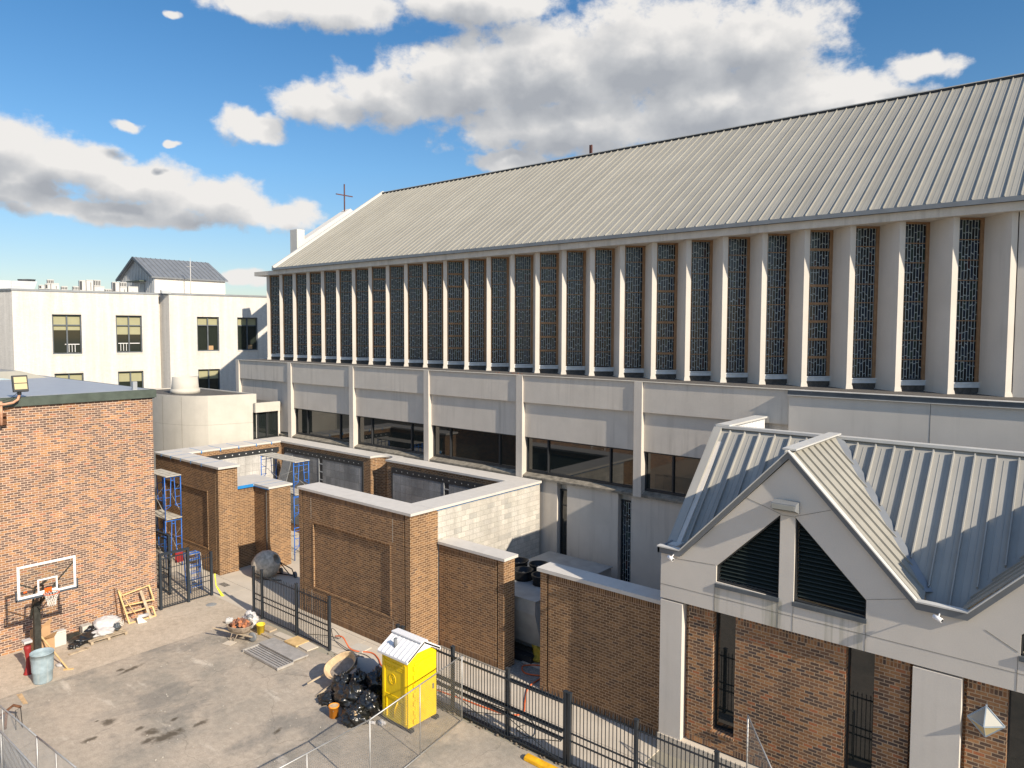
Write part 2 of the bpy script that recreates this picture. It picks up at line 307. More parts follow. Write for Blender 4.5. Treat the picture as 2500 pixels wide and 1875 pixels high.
def ground_mat(name, asphalt=True):
    m, nt, b = base(name)
    f1 = noise_fac(nt, .22, 6, .62); f2 = noise_fac(nt, .9, 6, .65); f3 = noise_fac(nt, 30, 4, .75); f4 = noise_fac(nt, .5, 5, .6, (1, 3.2, 1))
    if asphalt:
        c = mixc(nt, rng(nt, f1, .38, .60, 0, 1), (.285,.262,.22), (.415,.358,.288))
        c = mixc(nt, rng(nt, f2, .42, .66, 0, .7), c, (.46,.39,.31))
        c = mixc(nt, rng(nt, f4, .60, .70, 0, .55), c, (.60,.54,.45))
        f5 = noise_fac(nt, .35, 5, .7, (1.3, 1, 1)); c = mixc(nt, rng(nt, f5, .52, .64, 0, .7), c, (.21,.198,.175))
    else:
        c = mixc(nt, rng(nt, f1, .35, .65, 0, 1), (.43,.365,.285), (.52,.445,.355))
        c = mixc(nt, rng(nt, f2, .5, .7, 0, .55), c, (.33,.28,.215))
    c = mixc(nt, 1.0, c, rng(nt, f3, .3, .7, .78, 1.2), 'MULTIPLY'); c = mixc(nt, 1.0, c, rng(nt, noise_fac(nt, 5, 6, .7), .3, .7, .84, 1.15), 'MULTIPLY')
    if asphalt:
        pw = _n(nt, 'ShaderNodeNewGeometry').outputs['Position']; nw = _n(nt, 'ShaderNodeTexNoise'); nw.inputs['Scale'].default_value = .9; nw.inputs['Detail'].default_value = 6; nt.links.new(pw, nw.inputs['Vector'])
        sv = _n(nt, 'ShaderNodeVectorMath', operation='MULTIPLY_ADD'); sv.inputs[1].default_value = (1.6,1.6,0); nt.links.new(nw.outputs['Color'], sv.inputs[0]); nt.links.new(pw, sv.inputs[2])
        v2 = _n(nt, 'ShaderNodeTexVoronoi', feature='DISTANCE_TO_EDGE'); v2.inputs['Scale'].default_value = .23; nt.links.new(sv.outputs[0], v2.inputs['Vector'])
        c = mixc(nt, rng(nt, v2.outputs['Distance'], .001, .005, .38, 0), c, (.13,.115,.095))
        vo = _n(nt, 'ShaderNodeTexVoronoi'); vo.inputs['Scale'].default_value = 2.6; g = _n(nt, 'ShaderNodeNewGeometry'); nt.links.new(g.outputs['Position'], vo.inputs['Vector'])
        c = mixc(nt, rng(nt, vo.outputs['Distance'], .035, .05, .8, 0), c, (.5,.46,.4))
        pos = _n(nt, 'ShaderNodeNewGeometry').outputs['Position']
        nz = _n(nt, 'ShaderNodeTexNoise'); nz.inputs['Scale'].default_value = 6; nz.inputs['Detail'].default_value = 4; nt.links.new(pos, nz.inputs['Vector'])
        prev = None
        for (x, y, rx, ry, a) in STAINS:
            mp = _n(nt, 'ShaderNodeMapping', vector_type='TEXTURE'); mp.inputs['Location'].default_value = (x, y, 0); mp.inputs['Rotation'].default_value = (0, 0, a); mp.inputs['Scale'].default_value = (rx, ry, 1)
            nt.links.new(pos, mp.inputs[0]); l = _n(nt, 'ShaderNodeVectorMath', operation='LENGTH'); nt.links.new(mp.outputs[0], l.inputs[0])
            if prev is None: prev = l.outputs['Value']
            else:
                mn = _n(nt, 'ShaderNodeMath', operation='MINIMUM'); nt.links.new(prev, mn.inputs[0]); nt.links.new(l.outputs['Value'], mn.inputs[1]); prev = mn.outputs[0]
        ad = _n(nt, 'ShaderNodeMath', operation='MULTIPLY_ADD'); nt.links.new(nz.outputs['Fac'], ad.inputs[0]); ad.inputs[1].default_value = 1.5; nt.links.new(prev, ad.inputs[2])
        c = mixc(nt, rng(nt, ad.outputs[0], 1.15, 1.75, .82, 0), c, (.075,.06,.042))
    nt.links.new(c, b.inputs['Base Color']); b.inputs['Roughness'].default_value = .93; b.inputs['Specular IOR Level'].default_value = .2
    bump(nt, b, f3, .5, .012)
ground_mat('asphalt'); ground_mat('concrete_slab', False)
mk('concrete_walk', (.52,.465,.385), .92, var=.10, scale=.8, fine=.07, streak=0)
mk('gravel', (.24,.225,.20), .95, var=.3, scale=14, fine=.5, bmp=1.0)
mk('far_ground', (.26,.24,.19), .95, var=.4, scale=.05)

# ================================================================== mesh helpers
class MB:
    def __init__(s): s.v = []; s.f = []; s.sm = []
    def poly(s, pts, smooth=False):
        i = len(s.v); s.v += [Vector(p) for p in pts]; s.f.append(tuple(range(i, i+len(pts)))); s.sm.append(smooth); return s
    def box(s, x0, x1, y0, y1, z0, z1, M=None):
        if x0 > x1: x0, x1 = x1, x0
        if y0 > y1: y0, y1 = y1, y0
        if z0 > z1: z0, z1 = z1, z0
        i = len(s.v); P = [Vector(p) for p in ((x0,y0,z0),(x1,y0,z0),(x1,y1,z0),(x0,y1,z0),(x0,y0,z1),(x1,y0,z1),(x1,y1,z1),(x0,y1,z1))]
        if M is not None: P = [M @ p for p in P]
        s.v += P
        for q in ((0,3,2,1),(4,5,6,7),(0,1,5,4),(1,2,6,5),(2,3,7,6),(3,0,4,7)): s.f.append(tuple(i+k for k in q)); s.sm.append(False)
        return s
    def prism(s, pts, vec, smooth=False):
        """extrude polygon pts (3D) by vec; outward normals if pts are clockwise seen along vec"""
        n = len(pts); i = len(s.v); vec = Vector(vec); s.v += [Vector(p) for p in pts] + [Vector(p)+vec for p in pts]
        s.f.append(tuple(i+k for k in range(n))[::-1]); s.f.append(tuple(i+n+k for k in range(n))); s.sm += [False, False]
        for k in range(n):
            s.f.append((i+k, i+(k+1) % n, i+n+(k+1) % n, i+n+k)); s.sm.append(smooth)
        return s
    def tube(s, pts, r, n=6, cap=True, closed=False):
        pts = [Vector(p) for p in pts]; i0 = len(s.v); m_ = len(pts)
        rs = r if isinstance(r, (list, tuple)) else [r]*m_
        up = None
        for k, p in enumerate(pts):
            if closed: d = pts[(k+1) % m_] - pts[k-1]
            else: d = pts[min(k+1, m_-1)] - pts[max(k-1, 0)]
            d.normalize()
            if up is None: up = Vector((0,0,1)) if abs(d.z) < .9 else Vector((1,0,0))
            a = d.cross(up); a = a.normalized() if a.length > 1e-6 else d.orthogonal().normalized(); b_ = a.cross(d).normalized(); up = b_
            for j in range(n):
                t = 2*math.pi*j/n; s.v.append(p + (a*math.cos(t) + b_*math.sin(t))*rs[k])
        for k in range(m_ if closed else m_-1):
            for j in range(n):
                A = i0+k*n+j; B = i0+k*n+(j+1) % n; Cc = i0+((k+1) % m_)*n+(j+1) % n; D = i0+((k+1) % m_)*n+j
                s.f.append((A, B, Cc, D)); s.sm.append(n > 4)
        if cap and not closed:
            s.f.append(tuple(i0+j for j in range(n))[::-1]); s.f.append(tuple(i0+(m_-1)*n+j for j in range(n))); s.sm += [False, False]
        return s
    def bar(s, a, b, w, h, up=(0,0,1)):
        a = Vector(a); b = Vector(b); d = (b-a).normalized(); up = Vector(up)
        if abs(d.dot(up)) > .98: up = Vector((1,0,0))
        x = d.cross(up).normalized()*w/2; z = x.cross(d).normalized()*h/2
        i = len(s.v); s.v += [a-x-z, a+x-z, a+x+z, a-x+z, b-x-z, b+x-z, b+x+z, b-x+z]
        for q in ((0,1,2,3),(4,7,6,5),(0,4,5,1),(1,5,6,2),(2,6,7,3),(3,7,4,0)): s.f.append(tuple(i+k for k in q)[::-1]); s.sm.append(False)
        return s
    def lathe(s, c, prof, n=24, M=None, smooth=True):
        c = Vector(c); i0 = len(s.v)
        for (r, z) in prof:
            for j in range(n):
                t = 2*math.pi*j/n; p = Vector((r*math.cos(t), r*math.sin(t), z))
                if M is not None: p = M @ p
                s.v.append(c+p)
        for k in range(len(prof)-1):
            for j in range(n): s.f.append((i0+k*n+j, i0+k*n+(j+1) % n, i0+(k+1)*n+(j+1) % n, i0+(k+1)*n+j)); s.sm.append(smooth)
        if prof[0][0] > 1e-4: s.f.append(tuple(i0+j for j in range(n))[::-1]); s.sm.append(False)
        if prof[-1][0] > 1e-4: s.f.append(tuple(i0+(len(prof)-1)*n+j for j in range(n))); s.sm.append(False)
        return s
    def blob(s, c, r, seed=0, amp=.25, fr=2.2, nu=28, nv=18, flat=None, ridge=.0):
        c = Vector(c); i0 = len(s.v); rx, ry, rz = r
        for a in range(nv+1):
            th = math.pi*a/nv
            for b_ in range(nu):
                ph = 2*math.pi*b_/nu; d = Vector((math.sin(th)*math.cos(ph), math.sin(th)*math.sin(ph), math.cos(th)))
                k = 1 + amp*mnoise.noise(d*fr + Vector((seed*3.1, seed*1.7, seed*.9))) + amp*.5*mnoise.noise(d*fr*2.7 + Vector((seed, seed*2, 5)))
                if ridge: k += ridge*abs(mnoise.noise(d*fr*3.5 + Vector((seed*7, 2, 1))))
                p = Vector((d.x*rx*k, d.y*ry*k, d.z*rz*k))
                if flat is not None and p.z < -rz*flat: p.z = -rz*flat
                s.v.append(c+p)
        for a in range(nv):
            for b_ in range(nu): s.f.append((i0+a*nu+b_, i0+(a+1)*nu+b_, i0+(a+1)*nu+(b_+1) % nu, i0+a*nu+(b_+1) % nu)); s.sm.append(True)
        return s
    def build(s, name, mat, parent=None, label=None, base=None, bevel=0):
        me = bpy.data.meshes.new(name)
        o = bpy.data.objects.new(name, me); COL.objects.link(o)
        if parent is not None: off = Vector(parent['_w']); o.parent = parent; o['_w'] = tuple(off)
        elif base is not None: off = Vector(base); o.location = off; o['_w'] = tuple(off)
        else: off = Vector((0,0,0)); o['_w'] = (0,0,0)
        me.from_pydata([tuple(p-off) for p in s.v], [], s.f)
        uvl = me.uv_layers.new(name='UVMap'); k = 0
        uvs = []
        for f in s.f:
            a, b_, c = s.v[f[0]], s.v[f[1]], s.v[f[2]]
            n = (b_-a).cross(c-a)
            if n.length < 1e-12 and len(f) > 3: n = (c-a).cross(s.v[f[3]]-a)
            n = n.normalized() if n.length > 1e-12 else Vector((0,0,1))
            if abs(n.z) > .97:
                for i in f: uvs += [s.v[i].x, s.v[i].y]
            else:
                t = Vector((-n.y, n.x, 0)).normalized()
                if abs(t.x) < .02: t = Vector((0, 1, 0))
                elif abs(t.y) < .02: t = Vector((1, 0, 0))
                w = n.cross(t)
                if w.z < 0: w = -w
                for i in f:
                    p = s.v[i]; uvs += [p.dot(t), p.z if abs(n.z) < .2 else p.dot(w)]
        uvl.data.foreach_set('uv', uvs)
        me.polygons.foreach_set('use_smooth', s.sm)
        me.materials.append(MAT[mat]); me.update()
        if label: o['label'] = label
        if bevel:
            bv = o.modifiers.new('bevel', 'BEVEL'); bv.width = bevel; bv.segments = 2; bv.limit_method = 'ANGLE'
        return o
def tag(o, label, cat, group=None, kind=None):
    if label: o['label'] = label
    if cat: o['category'] = cat
    if group: o['group'] = group
    if kind: o['kind'] = kind
    return o
def thing(name, label, cat, loc, group=None):
    o = bpy.data.objects.new(name, None); COL.objects.link(o); o.location = loc; o['_w'] = tuple(loc); o.empty_display_size = .3
    return tag(o, label, cat, group)
def B(*a): return MB().box(*a)

# ================================================================== ground
g = MB().poly([(-900,-900,-.02),(900,-900,-.02),(900,900,-.02),(-900,900,-.02)]).build('ground', 'far_ground'); g['kind'] = 'structure'
def rough_edge(x0, x1, y, amp, seed, n=60):
    return [(x0+(x1-x0)*i/n, y + amp*mnoise.noise(Vector((i*.35, seed, 0))) + amp*.5*mnoise.noise(Vector((i*1.3, seed, 3))), 0) for i in range(n+1)]
e = rough_edge(-27.5, 12, 15.62, .10, 4, 110)
asph = MB().poly([(-27.5,-30,0),(12,-30,0)] + e[::-1]).build('asphalt_yard', 'asphalt'); asph['kind'] = 'structure'
e2 = [(-27.42+.05*mnoise.noise(Vector((i*.4, 9, 0))), -30+45.9*i/60, .006) for i in range(61)]
ap = MB().poly([(-48,-30,.006)] + e2 + [(-48,15.9,.006)]).build('concrete_apron', 'concrete_slab'); ap['kind'] = 'structure'
wk = MB()
for i in range(22):      # walkway slabs with narrow joints
    x0 = -48+i*2.9
    wk.box(x0+.008, x0+2.892, 15.9, 17.3 if x0 > -33.5 else 17.3, -.05, .012)
wk.box(-33.6, -26.5, 17.316, 25.0, -.05, .012); wk.box(-40, -33.616, 18.4, 25.0, -.05, .010); wk.box(-26.484, -9.7, 17.316, 18.8, -.05, .012); wk.box(-26.484, -20.6, 18.816, 25.0, -.05, .010)
wk.box(-16.2, -9.7, 19.8, 20.4, -.05, .03)
wk = wk.build('walkway', 'concrete_walk'); wk['kind'] = 'structure'
gv = B(-19.4, -9.8, 18.816, 19.79, -.05, .02).box(-19.4, -9.8, 20.41, 25.4, -.05, .02).build('gravel_bed', 'gravel'); gv['kind'] = 'structure'
er = MB()
for i in range(90):
    x = random.uniform(-22.4, -10.5); y = 15.72+random.uniform(-.1, .13); r = random.uniform(.02, .06)
    er.blob((x, y, r*.3), (r, r*.8, r*.6), seed=i, nu=6, nv=4)
er = er.build('rubble_strip', 'soil_spoil'); er['kind'] = 'stuff'; er['label'] = 'loose stones and soil along the edge of the asphalt under the iron gate'
pl_ = MB().poly([(-27.35,7.24,.008),(-26.45,7.18,.008),(-26.4,7.30,.008),(-27.3,7.38,.008)]).build('painted_line', 'worn_paint'); pl_['kind'] = 'structure'

# ================================================================== church
ch = thing('church_building', 'long church with pale metal gable roof, saw-tooth fins and tall stained glass windows', 'church', (-22, 30, 0))
ZR = 10.0; YT = 27.0; PB = R_(44); PS = 1.549; cB, sB = math.cos(PB), math.sin(PB)
tips = [-2.62 - PS*i for i in range(28)]
# lower storey
cols = [-14.83 - 6.14*k for k in range(6)]
low = MB()
slots = [(-18.75,-18.21), (-15.62,-15.0)]
xs = [-45.45] + [v for s_ in slots for v in s_] + [-8.7]
for k in range(0, len(xs), 2): low.box(xs[k], xs[k+1], 25.4, 26.4, 0, 5.35)
for s_ in slots: low.box(s_[0], s_[1], 25.72, 26.4, 0, 5.35)
low.build('wall', 'stucco', ch)
for k, s_ in enumerate(slots):
    w = B(s_[0]+.08, s_[1], 25.66, 25.72, 1.2, 4.98).build('slot_window', 'stained_glass' if k else 'glass_dark', ch)
    f = MB(); f.box(s_[0]+.02, s_[0]+.08, 25.62, 25.72, 1.2, 5.0); f.box(s_[0], s_[1], 25.62, 25.72, 4.98, 5.03)
    f.box(s_[0]+.08, s_[1], 25.64, 25.66, 4.3, 4.34)
    f.build('frame', 'dark_trim', w)
lg = MB()
lg.prism([(-45.45,25.27,5.36),(-45.45,25.27,5.45),(-45.45,25.62,5.60),(-45.45,26.3,5.60),(-45.45,26.3,5.36)], (36.75,0,0))
lg.build('window_ledge', 'ledge_dirty', ch)
up = MB(); par = MB(); end = MB()
for k, xl in enumerate(cols):
    x1 = cols[k-1] if k else -8.70
    if k == 0: xa = xl+.36; xb = -8.70
    else: xa = xl+.36; xb = cols[k-1]
    par.box(xa, xb, 25.30, 25.6, 8.78, 9.975)
    if k < 5: up.box(xa, xb, 25.42, 26.4, 7.2, 8.78)
    else: up.box(xa, xb, 25.42, 26.4, 5.6, 8.78)
    if k < 5:
        w = B(xa, xb, 25.60, 25.66, 5.62, 7.2).build('window', 'glass_dark', ch)
        f = MB(); L_ = xb-xa
        f.box(xa, xb, 25.54, 25.60, 7.13, 7.2); f.box(xa, xb, 25.54, 25.60, 5.60, 5.68); f.box(xa, xa+.07, 25.54, 25.60, 5.68, 7.13); f.box(xb-.07, xb, 25.54, 25.60, 5.68, 7.13)
        for q in (.215, .78): f.box(xa+L_*q-.03, xa+L_*q+.03, 25.52, 25.60, 5.68, 7.13)
        f.build('frame', 'dark_trim', w)
    B(xl, xl+.36, 25.22, 26.4, 5.36 if k < 5 else 0, 9.985).build('column', 'stucco', ch)
up.build('wall', 'stucco', ch)
par.box(-45.5, -8.70, 25.6, 25.75, 8.9, 9.97)
par.build('parapet', 'stucco', ch)
B(-45.6, -8.70, 25.24, 25.44, 9.987, 10.012).build('parapet_cap', 'cream_concrete', ch)
B(-45.6, 8, 25.44, 30, 9.9, ZR).build('flat_roof', 'gravel_roof', ch)
B(-45.6, -45.53, 25.4, 27.5, 0, 9.98).build('wall', 'stucco', ch)
B(-8.69, 14, 25.2, 26.4, 0, 9.84).build('wall', 'stucco_clean', ch, label='plain rendered wall of the taller extension')
fl = MB().box(-8.72, 14, 25.13, 25.45, 9.84, 10.0)
for x in (-6.1, -2.9, .4, 3.6): fl.box(x, x+.04, 25.12, 25.13, 9.83, 10.01)
fl.build('roof_flashing', 'flashing', ch)
B(-8.72, 14, 25.10, 25.46, 10.0, 10.015).box(-8.72, 14, 25.115, 25.2, 9.82, 9.84).build('flashing_edge', 'metal_trim_pale', ch)
gr = MB()
for x in (-4.4, -.9, 2.6): gr.box(x, x+.012, 25.196, 25.2, 0, 9.82)
gr.build('wall_joint', 'groove', ch)
# fins and stained windows
def dirv(a, b): return Vector((cB*a - sB*b, sB*a + cB*b, 0))   # a along the window, b inward
finL, finW = 1.075, .2
zt = 15.70
for i, x in enumerate(tips):
    A = Vector((x-.07, YT, 0))
    p = [A, A+dirv(finW, 0), A+dirv(finW, finL+.45), A+dirv(0, finL+.45)]
    f = MB().prism([Vector((q.x, q.y, ZR+.03)) for q in p], (0, 0, zt-ZR-.03))
    # flared foot
    a2 = A+dirv(-.03, -.03); q2 = [a2, a2+dirv(finW+.06, 0), a2+dirv(finW+.06, finL+.3), a2+dirv(0, finL+.3)]
    f.prism([Vector((q.x, q.y, ZR-.02)) for q in q2], (0, 0, .05))
    for h0, o_ in ((.03, .022), (.08, .012)):
        a2 = A+dirv(-o_, -o_); q2 = [a2, a2+dirv(finW+2*o_, 0), a2+dirv(finW+2*o_, finL), a2+dirv(0, finL)]
        f.prism([Vector((q.x, q.y, ZR+h0)) for q in q2], (0, 0, .06))
    f.build('fin', 'stucco_clean', ch)
    if i == 0: continue
    # window between this fin and the next one to the right
    wl = finW; wr = PS*cB; dpt = .10
    M = Matrix.Translation(A) @ Matrix(((cB, -sB, 0, 0), (sB, cB, 0, 0), (0, 0, 1, 0), (0, 0, 0, 1)))
    g_ = MB().box(wl+.06, wr-.09, dpt+.05, dpt+.08, 10.42, zt, M)
    w = g_.build('stained_window', 'stained_glass', ch)
    fr = MB(); fr.box(wl, wl+.06, dpt, dpt+.1, 10.38, zt, M); fr.box(wr-.115, wr, dpt, dpt+.1, 10.38, zt, M); fr.box(wl+.06, wr-.115, dpt, dpt+.1, zt-.07, zt, M)
    barred = (28-i) % 4 == 0
    for q in range(1, 8):
        z = 10.42 + (zt-10.47)*q/8
        hh = .045 if barred else .014
        fr.box(wl+.06, wr-.115, dpt+(.02 if barred else .035), dpt+.055, z-hh, z+hh, M)
    fr.build('frame', 'wood_frame', w)
    MB().box(wl, wr, dpt-.05, dpt+.1, 10.20, 10.38, M).box(wl, wr, dpt-.07, dpt-.05, 10.34, 10.38, M).build('sill', 'window_sill', w)
    # wall under the window
    MB().box(wl, wr, dpt-.0, dpt+.3, 9.9, 10.2, M).build('plinth', 'gravel_roof', w)
inner = B(-44.2, 12, 28.25, 44.5, 0, 15.7).build('wall', 'stucco_clean', ch, label='main rendered wall behind the saw-tooth windows')
B(-2.52, 12, 27.16, 28.25, 9.98, 15.7).build('wall', 'stucco_clean', ch, label='plain wall bay right of the last fin')
fa = B(-45.75, 12, 26.83, 28.3, 15.70, 15.975).box(-45.75, -43.2, 28.3, 44, 15.70, 15.975).build('fascia', 'concrete_fascia', ch)
B(-43.38, 12, 26.70, 26.86, 15.98, 16.13).build('gutter', 'flashing_light', ch)
B(-43.38, 12, 26.74, 26.90, 15.975, 16.0).build('gutter_edge', 'dark_trim', ch)
# roof
YE, ZE, YR, ZRd = 26.86, 16.12, 36.2, 22.40
RX0, RX1 = -43.3, 12.0
rf = MB(); slope = (ZRd-ZE)/(YR-YE); sl = math.hypot(1, slope); nrm = Vector((0, -slope/sl, 1/sl))
rf.prism([(RX0,YE,ZE),(RX0,YR,ZRd),(RX0,2*YR-YE,ZE),(RX0,2*YR-YE,ZE-.25),(RX0,YR,ZRd-.25),(RX0,YE,ZE-.25)][::-1], (RX1-RX0,0,0))
x = RX0+.45
while x < RX1:
    a = Vector((x, YE+.02, ZE+.015)); b_ = Vector((x, YR-.12, ZRd-.08))
    o_ = nrm*.026; rf.bar(a+o_, b_+o_, .026, .065, nrm)
    for q in (.14, .28): rf.bar(Vector((x+q, YE+.05, ZE+.034))+nrm*.002, Vector((x+q, YR-.2, ZE+slope*(YR-.2-YE)+.002))+nrm*.002, .02, .012, nrm)
    x += .425
rf.build('roof', 'metal_roof_pale', ch)
B(RX0-.1, RX1, YR-.13, YR+.13, ZRd-.06, ZRd+.01).build('ridge_vent_shadow', 'dark_trim', ch)  # vent strip coloured dark to stand for the shadow under the ridge cap
B(RX0-.25, RX1, YR-.15, YR+.15, ZRd+.03, ZRd+.07).build('ridge_cap', 'metal_trim_pale', ch)
rk = MB(); o_ = nrm*.06
rk.bar(Vector((RX0-.06, YE-.05, ZE))+o_, Vector((RX0-.06, YR+.05, ZRd+.05))+o_, .16, .18, nrm)
rk.bar(Vector((RX0-.06, 2*YR-YE+.05, ZE))+Vector((0,-nrm.y,nrm.z))*.06, Vector((RX0-.06, YR-.05, ZRd+.05))+Vector((0,-nrm.y,nrm.z))*.06, .16, .18, (0,-nrm.y,nrm.z))
rk.build('rake_trim', 'metal_trim_pale', ch)
ge = MB().prism([(-43.2,YE+1,15.9),(-43.2,2*YR-YE-1,15.9),(-43.2,YR,ZRd-.3)], (.2,0,0)).build('gable_wall', 'stucco_clean', ch)
# debris on the flat roof ledge
db = MB()
for i in range(14):
    db.blob((-22.0+random.uniform(-.9,.9), 26.0+random.uniform(-.25,.25), 10.01), (.06,.04,.015), seed=i, nu=6, nv=4)
tag(db.build('dry_leaves', 'rubble_dark'), 'small drift of brown leaves on the gravel ledge below the church fins', 'leaves', kind='stuff')
# free standing white frame with a cross at the far end
fm = thing('church_front_wall', 'white raking parapet wall with upright post beyond the far end of the church roof', 'wall', (-47.8, 36, 0))
p = [(31.98,18.83),(36.28,21.70),(40.6,18.83),(40.6,17.5),(36.28,20.35),(31.98,17.45)]
MB().prism([(-48.3, y, z) for (y, z) in p], (.9,0,0)).build('raking_beam', 'white_plaster', fm)
B(-48.3, -47.4, 31.33, 31.98, 9.9, 19.55).box(-48.3, -47.4, 40.6, 41.2, 9.9, 19.55).build('post', 'white_plaster', fm)
B(-49.0, -48.4, 29, 43.5, 0, 9.9).build('wall', 'stucco_clean', fm)
def cross(name, x, y, z0, z1, za, w, label, armdir=(0,1), t=.07):
    o = thing(name, label, 'cross', (x, y, z0))
    B(x-t, x+t, y-t, y+t, z0, z1).build('upright', 'cross_rust', o)
    if w: MB().box(x-t*.9 if armdir[0] == 0 else x-w, x+t*.9 if armdir[0] == 0 else x+w, y-w if armdir[0] == 0 else y-t*.9, y+w if armdir[0] == 0 else y+t*.9, za-t, za+t).build('crossbar', 'cross_rust', o)
    return o
cross('roof_cross', -47.75, 35.95, 21.45, 23.62, 22.74, .8, 'slender rust red cross standing on the white wall left of the church roof', t=.038)
po = thing('roof_post', 'short rust red twin post sticking up from the middle of the church ridge', 'post', (-24.46, 36.2, 22.4))
B(-24.60, -24.53, 36.3, 36.4, 22.3, 23.04).build('upright', 'cross_rust', po); B(-24.50, -24.43, 36.3, 36.4, 22.3, 23.04).build('upright', 'cross_rust', po)

# ================================================================== gable annex
an = thing('gabled_annex', 'low annex with grey stucco gables, brown brick base and grey metal roof', 'building', (-5, 20, 0))
YA = 18.2; XA = -9.76
GP = [(-6.23, 9.0), (.55, 9.0)]            # gable peaks
# outline of the stucco front between z 4.45 and the rakes
def gable_outline(z0):
    return [(XA, z0), (XA, 5.75), (-9.14, 5.75), (-6.23, 8.82), (-3.28, 5.75), (-2.31, 5.75), (.55, 8.82), (3.5, 5.75), (4.2, 5.75), (4.2, z0)]
LV = [[(-8.10,5.27),(-8.10,5.70),(-6.42,7.38),(-6.42,5.22)], [(-6.05,5.24),(-6.05,7.38),(-4.36,5.68),(-4.36,5.18)], [(-1.36,5.22),(-1.36,5.68),(.36,7.38),(.36,5.22)], [(.74,5.22),(.74,7.38),(2.43,5.68),(2.43,5.22)]]
# front built from pieces around the louvre openings
fw = MB()
def fq(pts, d=.35): fw.prism([(x, YA, z) for (x, z) in pts][::-1], (0, d, 0))
def slab(x0, x1, zb, ztop): fq([(x0, zb), (x0, ztop), (x1, ztop), (x1, zb)])
slab(XA, 4.2, 4.45, 5.18)
slab(XA, -9.14, 5.18, 5.75)
fq([(-9.14,5.18),(-9.14,5.75),(-8.10,6.85),(-8.10,5.18)])
fq([(-8.10,5.18),(-8.10,5.27),(-6.42,5.22),(-6.42,5.18)])
fq([(-8.10,5.70),(-8.10,6.85),(-6.42,8.62),(-6.42,7.38)])
fq([(-6.42,5.18),(-6.42,8.62),(-6.23,8.82),(-6.05,8.62),(-6.05,5.18)])
fq([(-6.05,7.38),(-6.05,8.62),(-4.36,6.87),(-4.36,5.68)])
fq([(-4.36,5.18),(-4.36,6.87),(-3.28,5.75),(-3.28,5.18)])
slab(-3.28, -2.31, 5.18, 5.75)
fq([(-2.31,5.18),(-2.31,5.75),(-1.36,6.78),(-1.36,5.18)])
fq([(-1.36,5.68),(-1.36,6.78),(.36,8.62),(.36,7.38)])
fq([(.36,5.18),(.36,8.62),(.55,8.82),(.74,8.62),(.74,5.18)])
fq([(.74,7.38),(.74,8.62),(2.43,6.87),(2.43,5.68)])
fq([(2.43,5.18),(2.43,6.87),(3.5,5.75),(3.5,5.18)]); slab(3.5, 4.2, 5.18, 5.75)
fw.build('front_wall', 'stucco_annex', an)
fw = B(XA+.002, XA+.3, YA+.352, 25.1, 0, 5.9)
fw.prism([(XA+.002, 18.9, 5.9), (XA+.002, 25.1, 5.9), (XA+.002, 25.1, 8.9), (XA+.002, 22.0, 8.9)][::-1], (.25, 0, 0))
fw.build('side_wall', 'stucco_clean', an)
for k, l in enumerate(LV):
    bk = MB().poly([(x, YA+.34, z) for (x, z) in l]).build('louver_vent', 'dark_trim', an)
    lv = MB(); xs_ = [q[0] for q in l]; xa, xb = min(xs_), max(xs_); z = 5.36
    def top_at(x):
        pts = sorted([q for q in l if q[1] > 5.5])
        (xa_, za_), (xb_, zb_) = pts[0], pts[-1]; return za_ + (zb_-za_)*(x-xa_)/(xb_-xa_)
    while z < 7.3:
        lo, hi = xa+.05, xb-.05
        n_ = 40; ok = [lo+(hi-lo)*i/n_ for i in range(n_+1) if top_at(lo+(hi-lo)*i/n_) > z+.05]
        if ok and ok[-1]-ok[0] > .06:
            lv.prism([(ok[0], YA+.12, z), (ok[0], YA+.13, z+.015), (ok[0], YA+.27, z+.10), (ok[0], YA+.27, z+.08)][::-1], (ok[-1]-ok[0], 0, 0))
        z += .105
    lv.build('slats', 'louvre_dark', bk)
    fr = MB(); n_ = len(l)
    for i in range(n_):
        a = l[i]; b_ = l[(i+1) % n_]; fr.bar((a[0], YA+.10, a[1]), (b_[0], YA+.10, b_[1]), .10, .07, (0, 0, 1) if abs(a[0]-b_[0]) > .01 else (1, 0, 0))
    fr.build('frame', 'dark_trim', bk)
    zb = 5.22; MB().box(xa-.02, xb+.02, YA-.05, YA+.1, zb-.09, zb+.01).build('sill', 'flashing', bk)
# grooves in the stucco
gj = MB(); yj = YA-.003
for a, b_ in (((XA,4.85),(-3.28,4.85)), ((-3.28,4.85),(4.2,4.85)), ((-8.13,4.46),(-8.13,5.2)), ((-8.13,5.72),(-9.3,5.66)), ((-6.42,4.46),(-6.42,5.13)), ((-6.42,7.40),(-7.3,7.68)), ((-6.05,7.40),(-5.2,7.7)), ((-4.36,4.46),(-4.36,5.1)), ((-4.36,5.70),(-3.4,5.95)), ((-6.05,4.46),(-6.05,5.1)), ((-6.42,7.38),(-6.05,7.38)), ((-2.0,5.62),(-1.4,5.3)), ((-1.4,4.46),(-1.4,5.2))):
    gj.bar((a[0], yj, a[1]), (b_[0], yj, b_[1]), .006, .008, (0,0,1) if abs(a[0]-b_[0]) > .01 else (1,0,0))
gj.build('wall_joint', 'ledge_dirty', an)
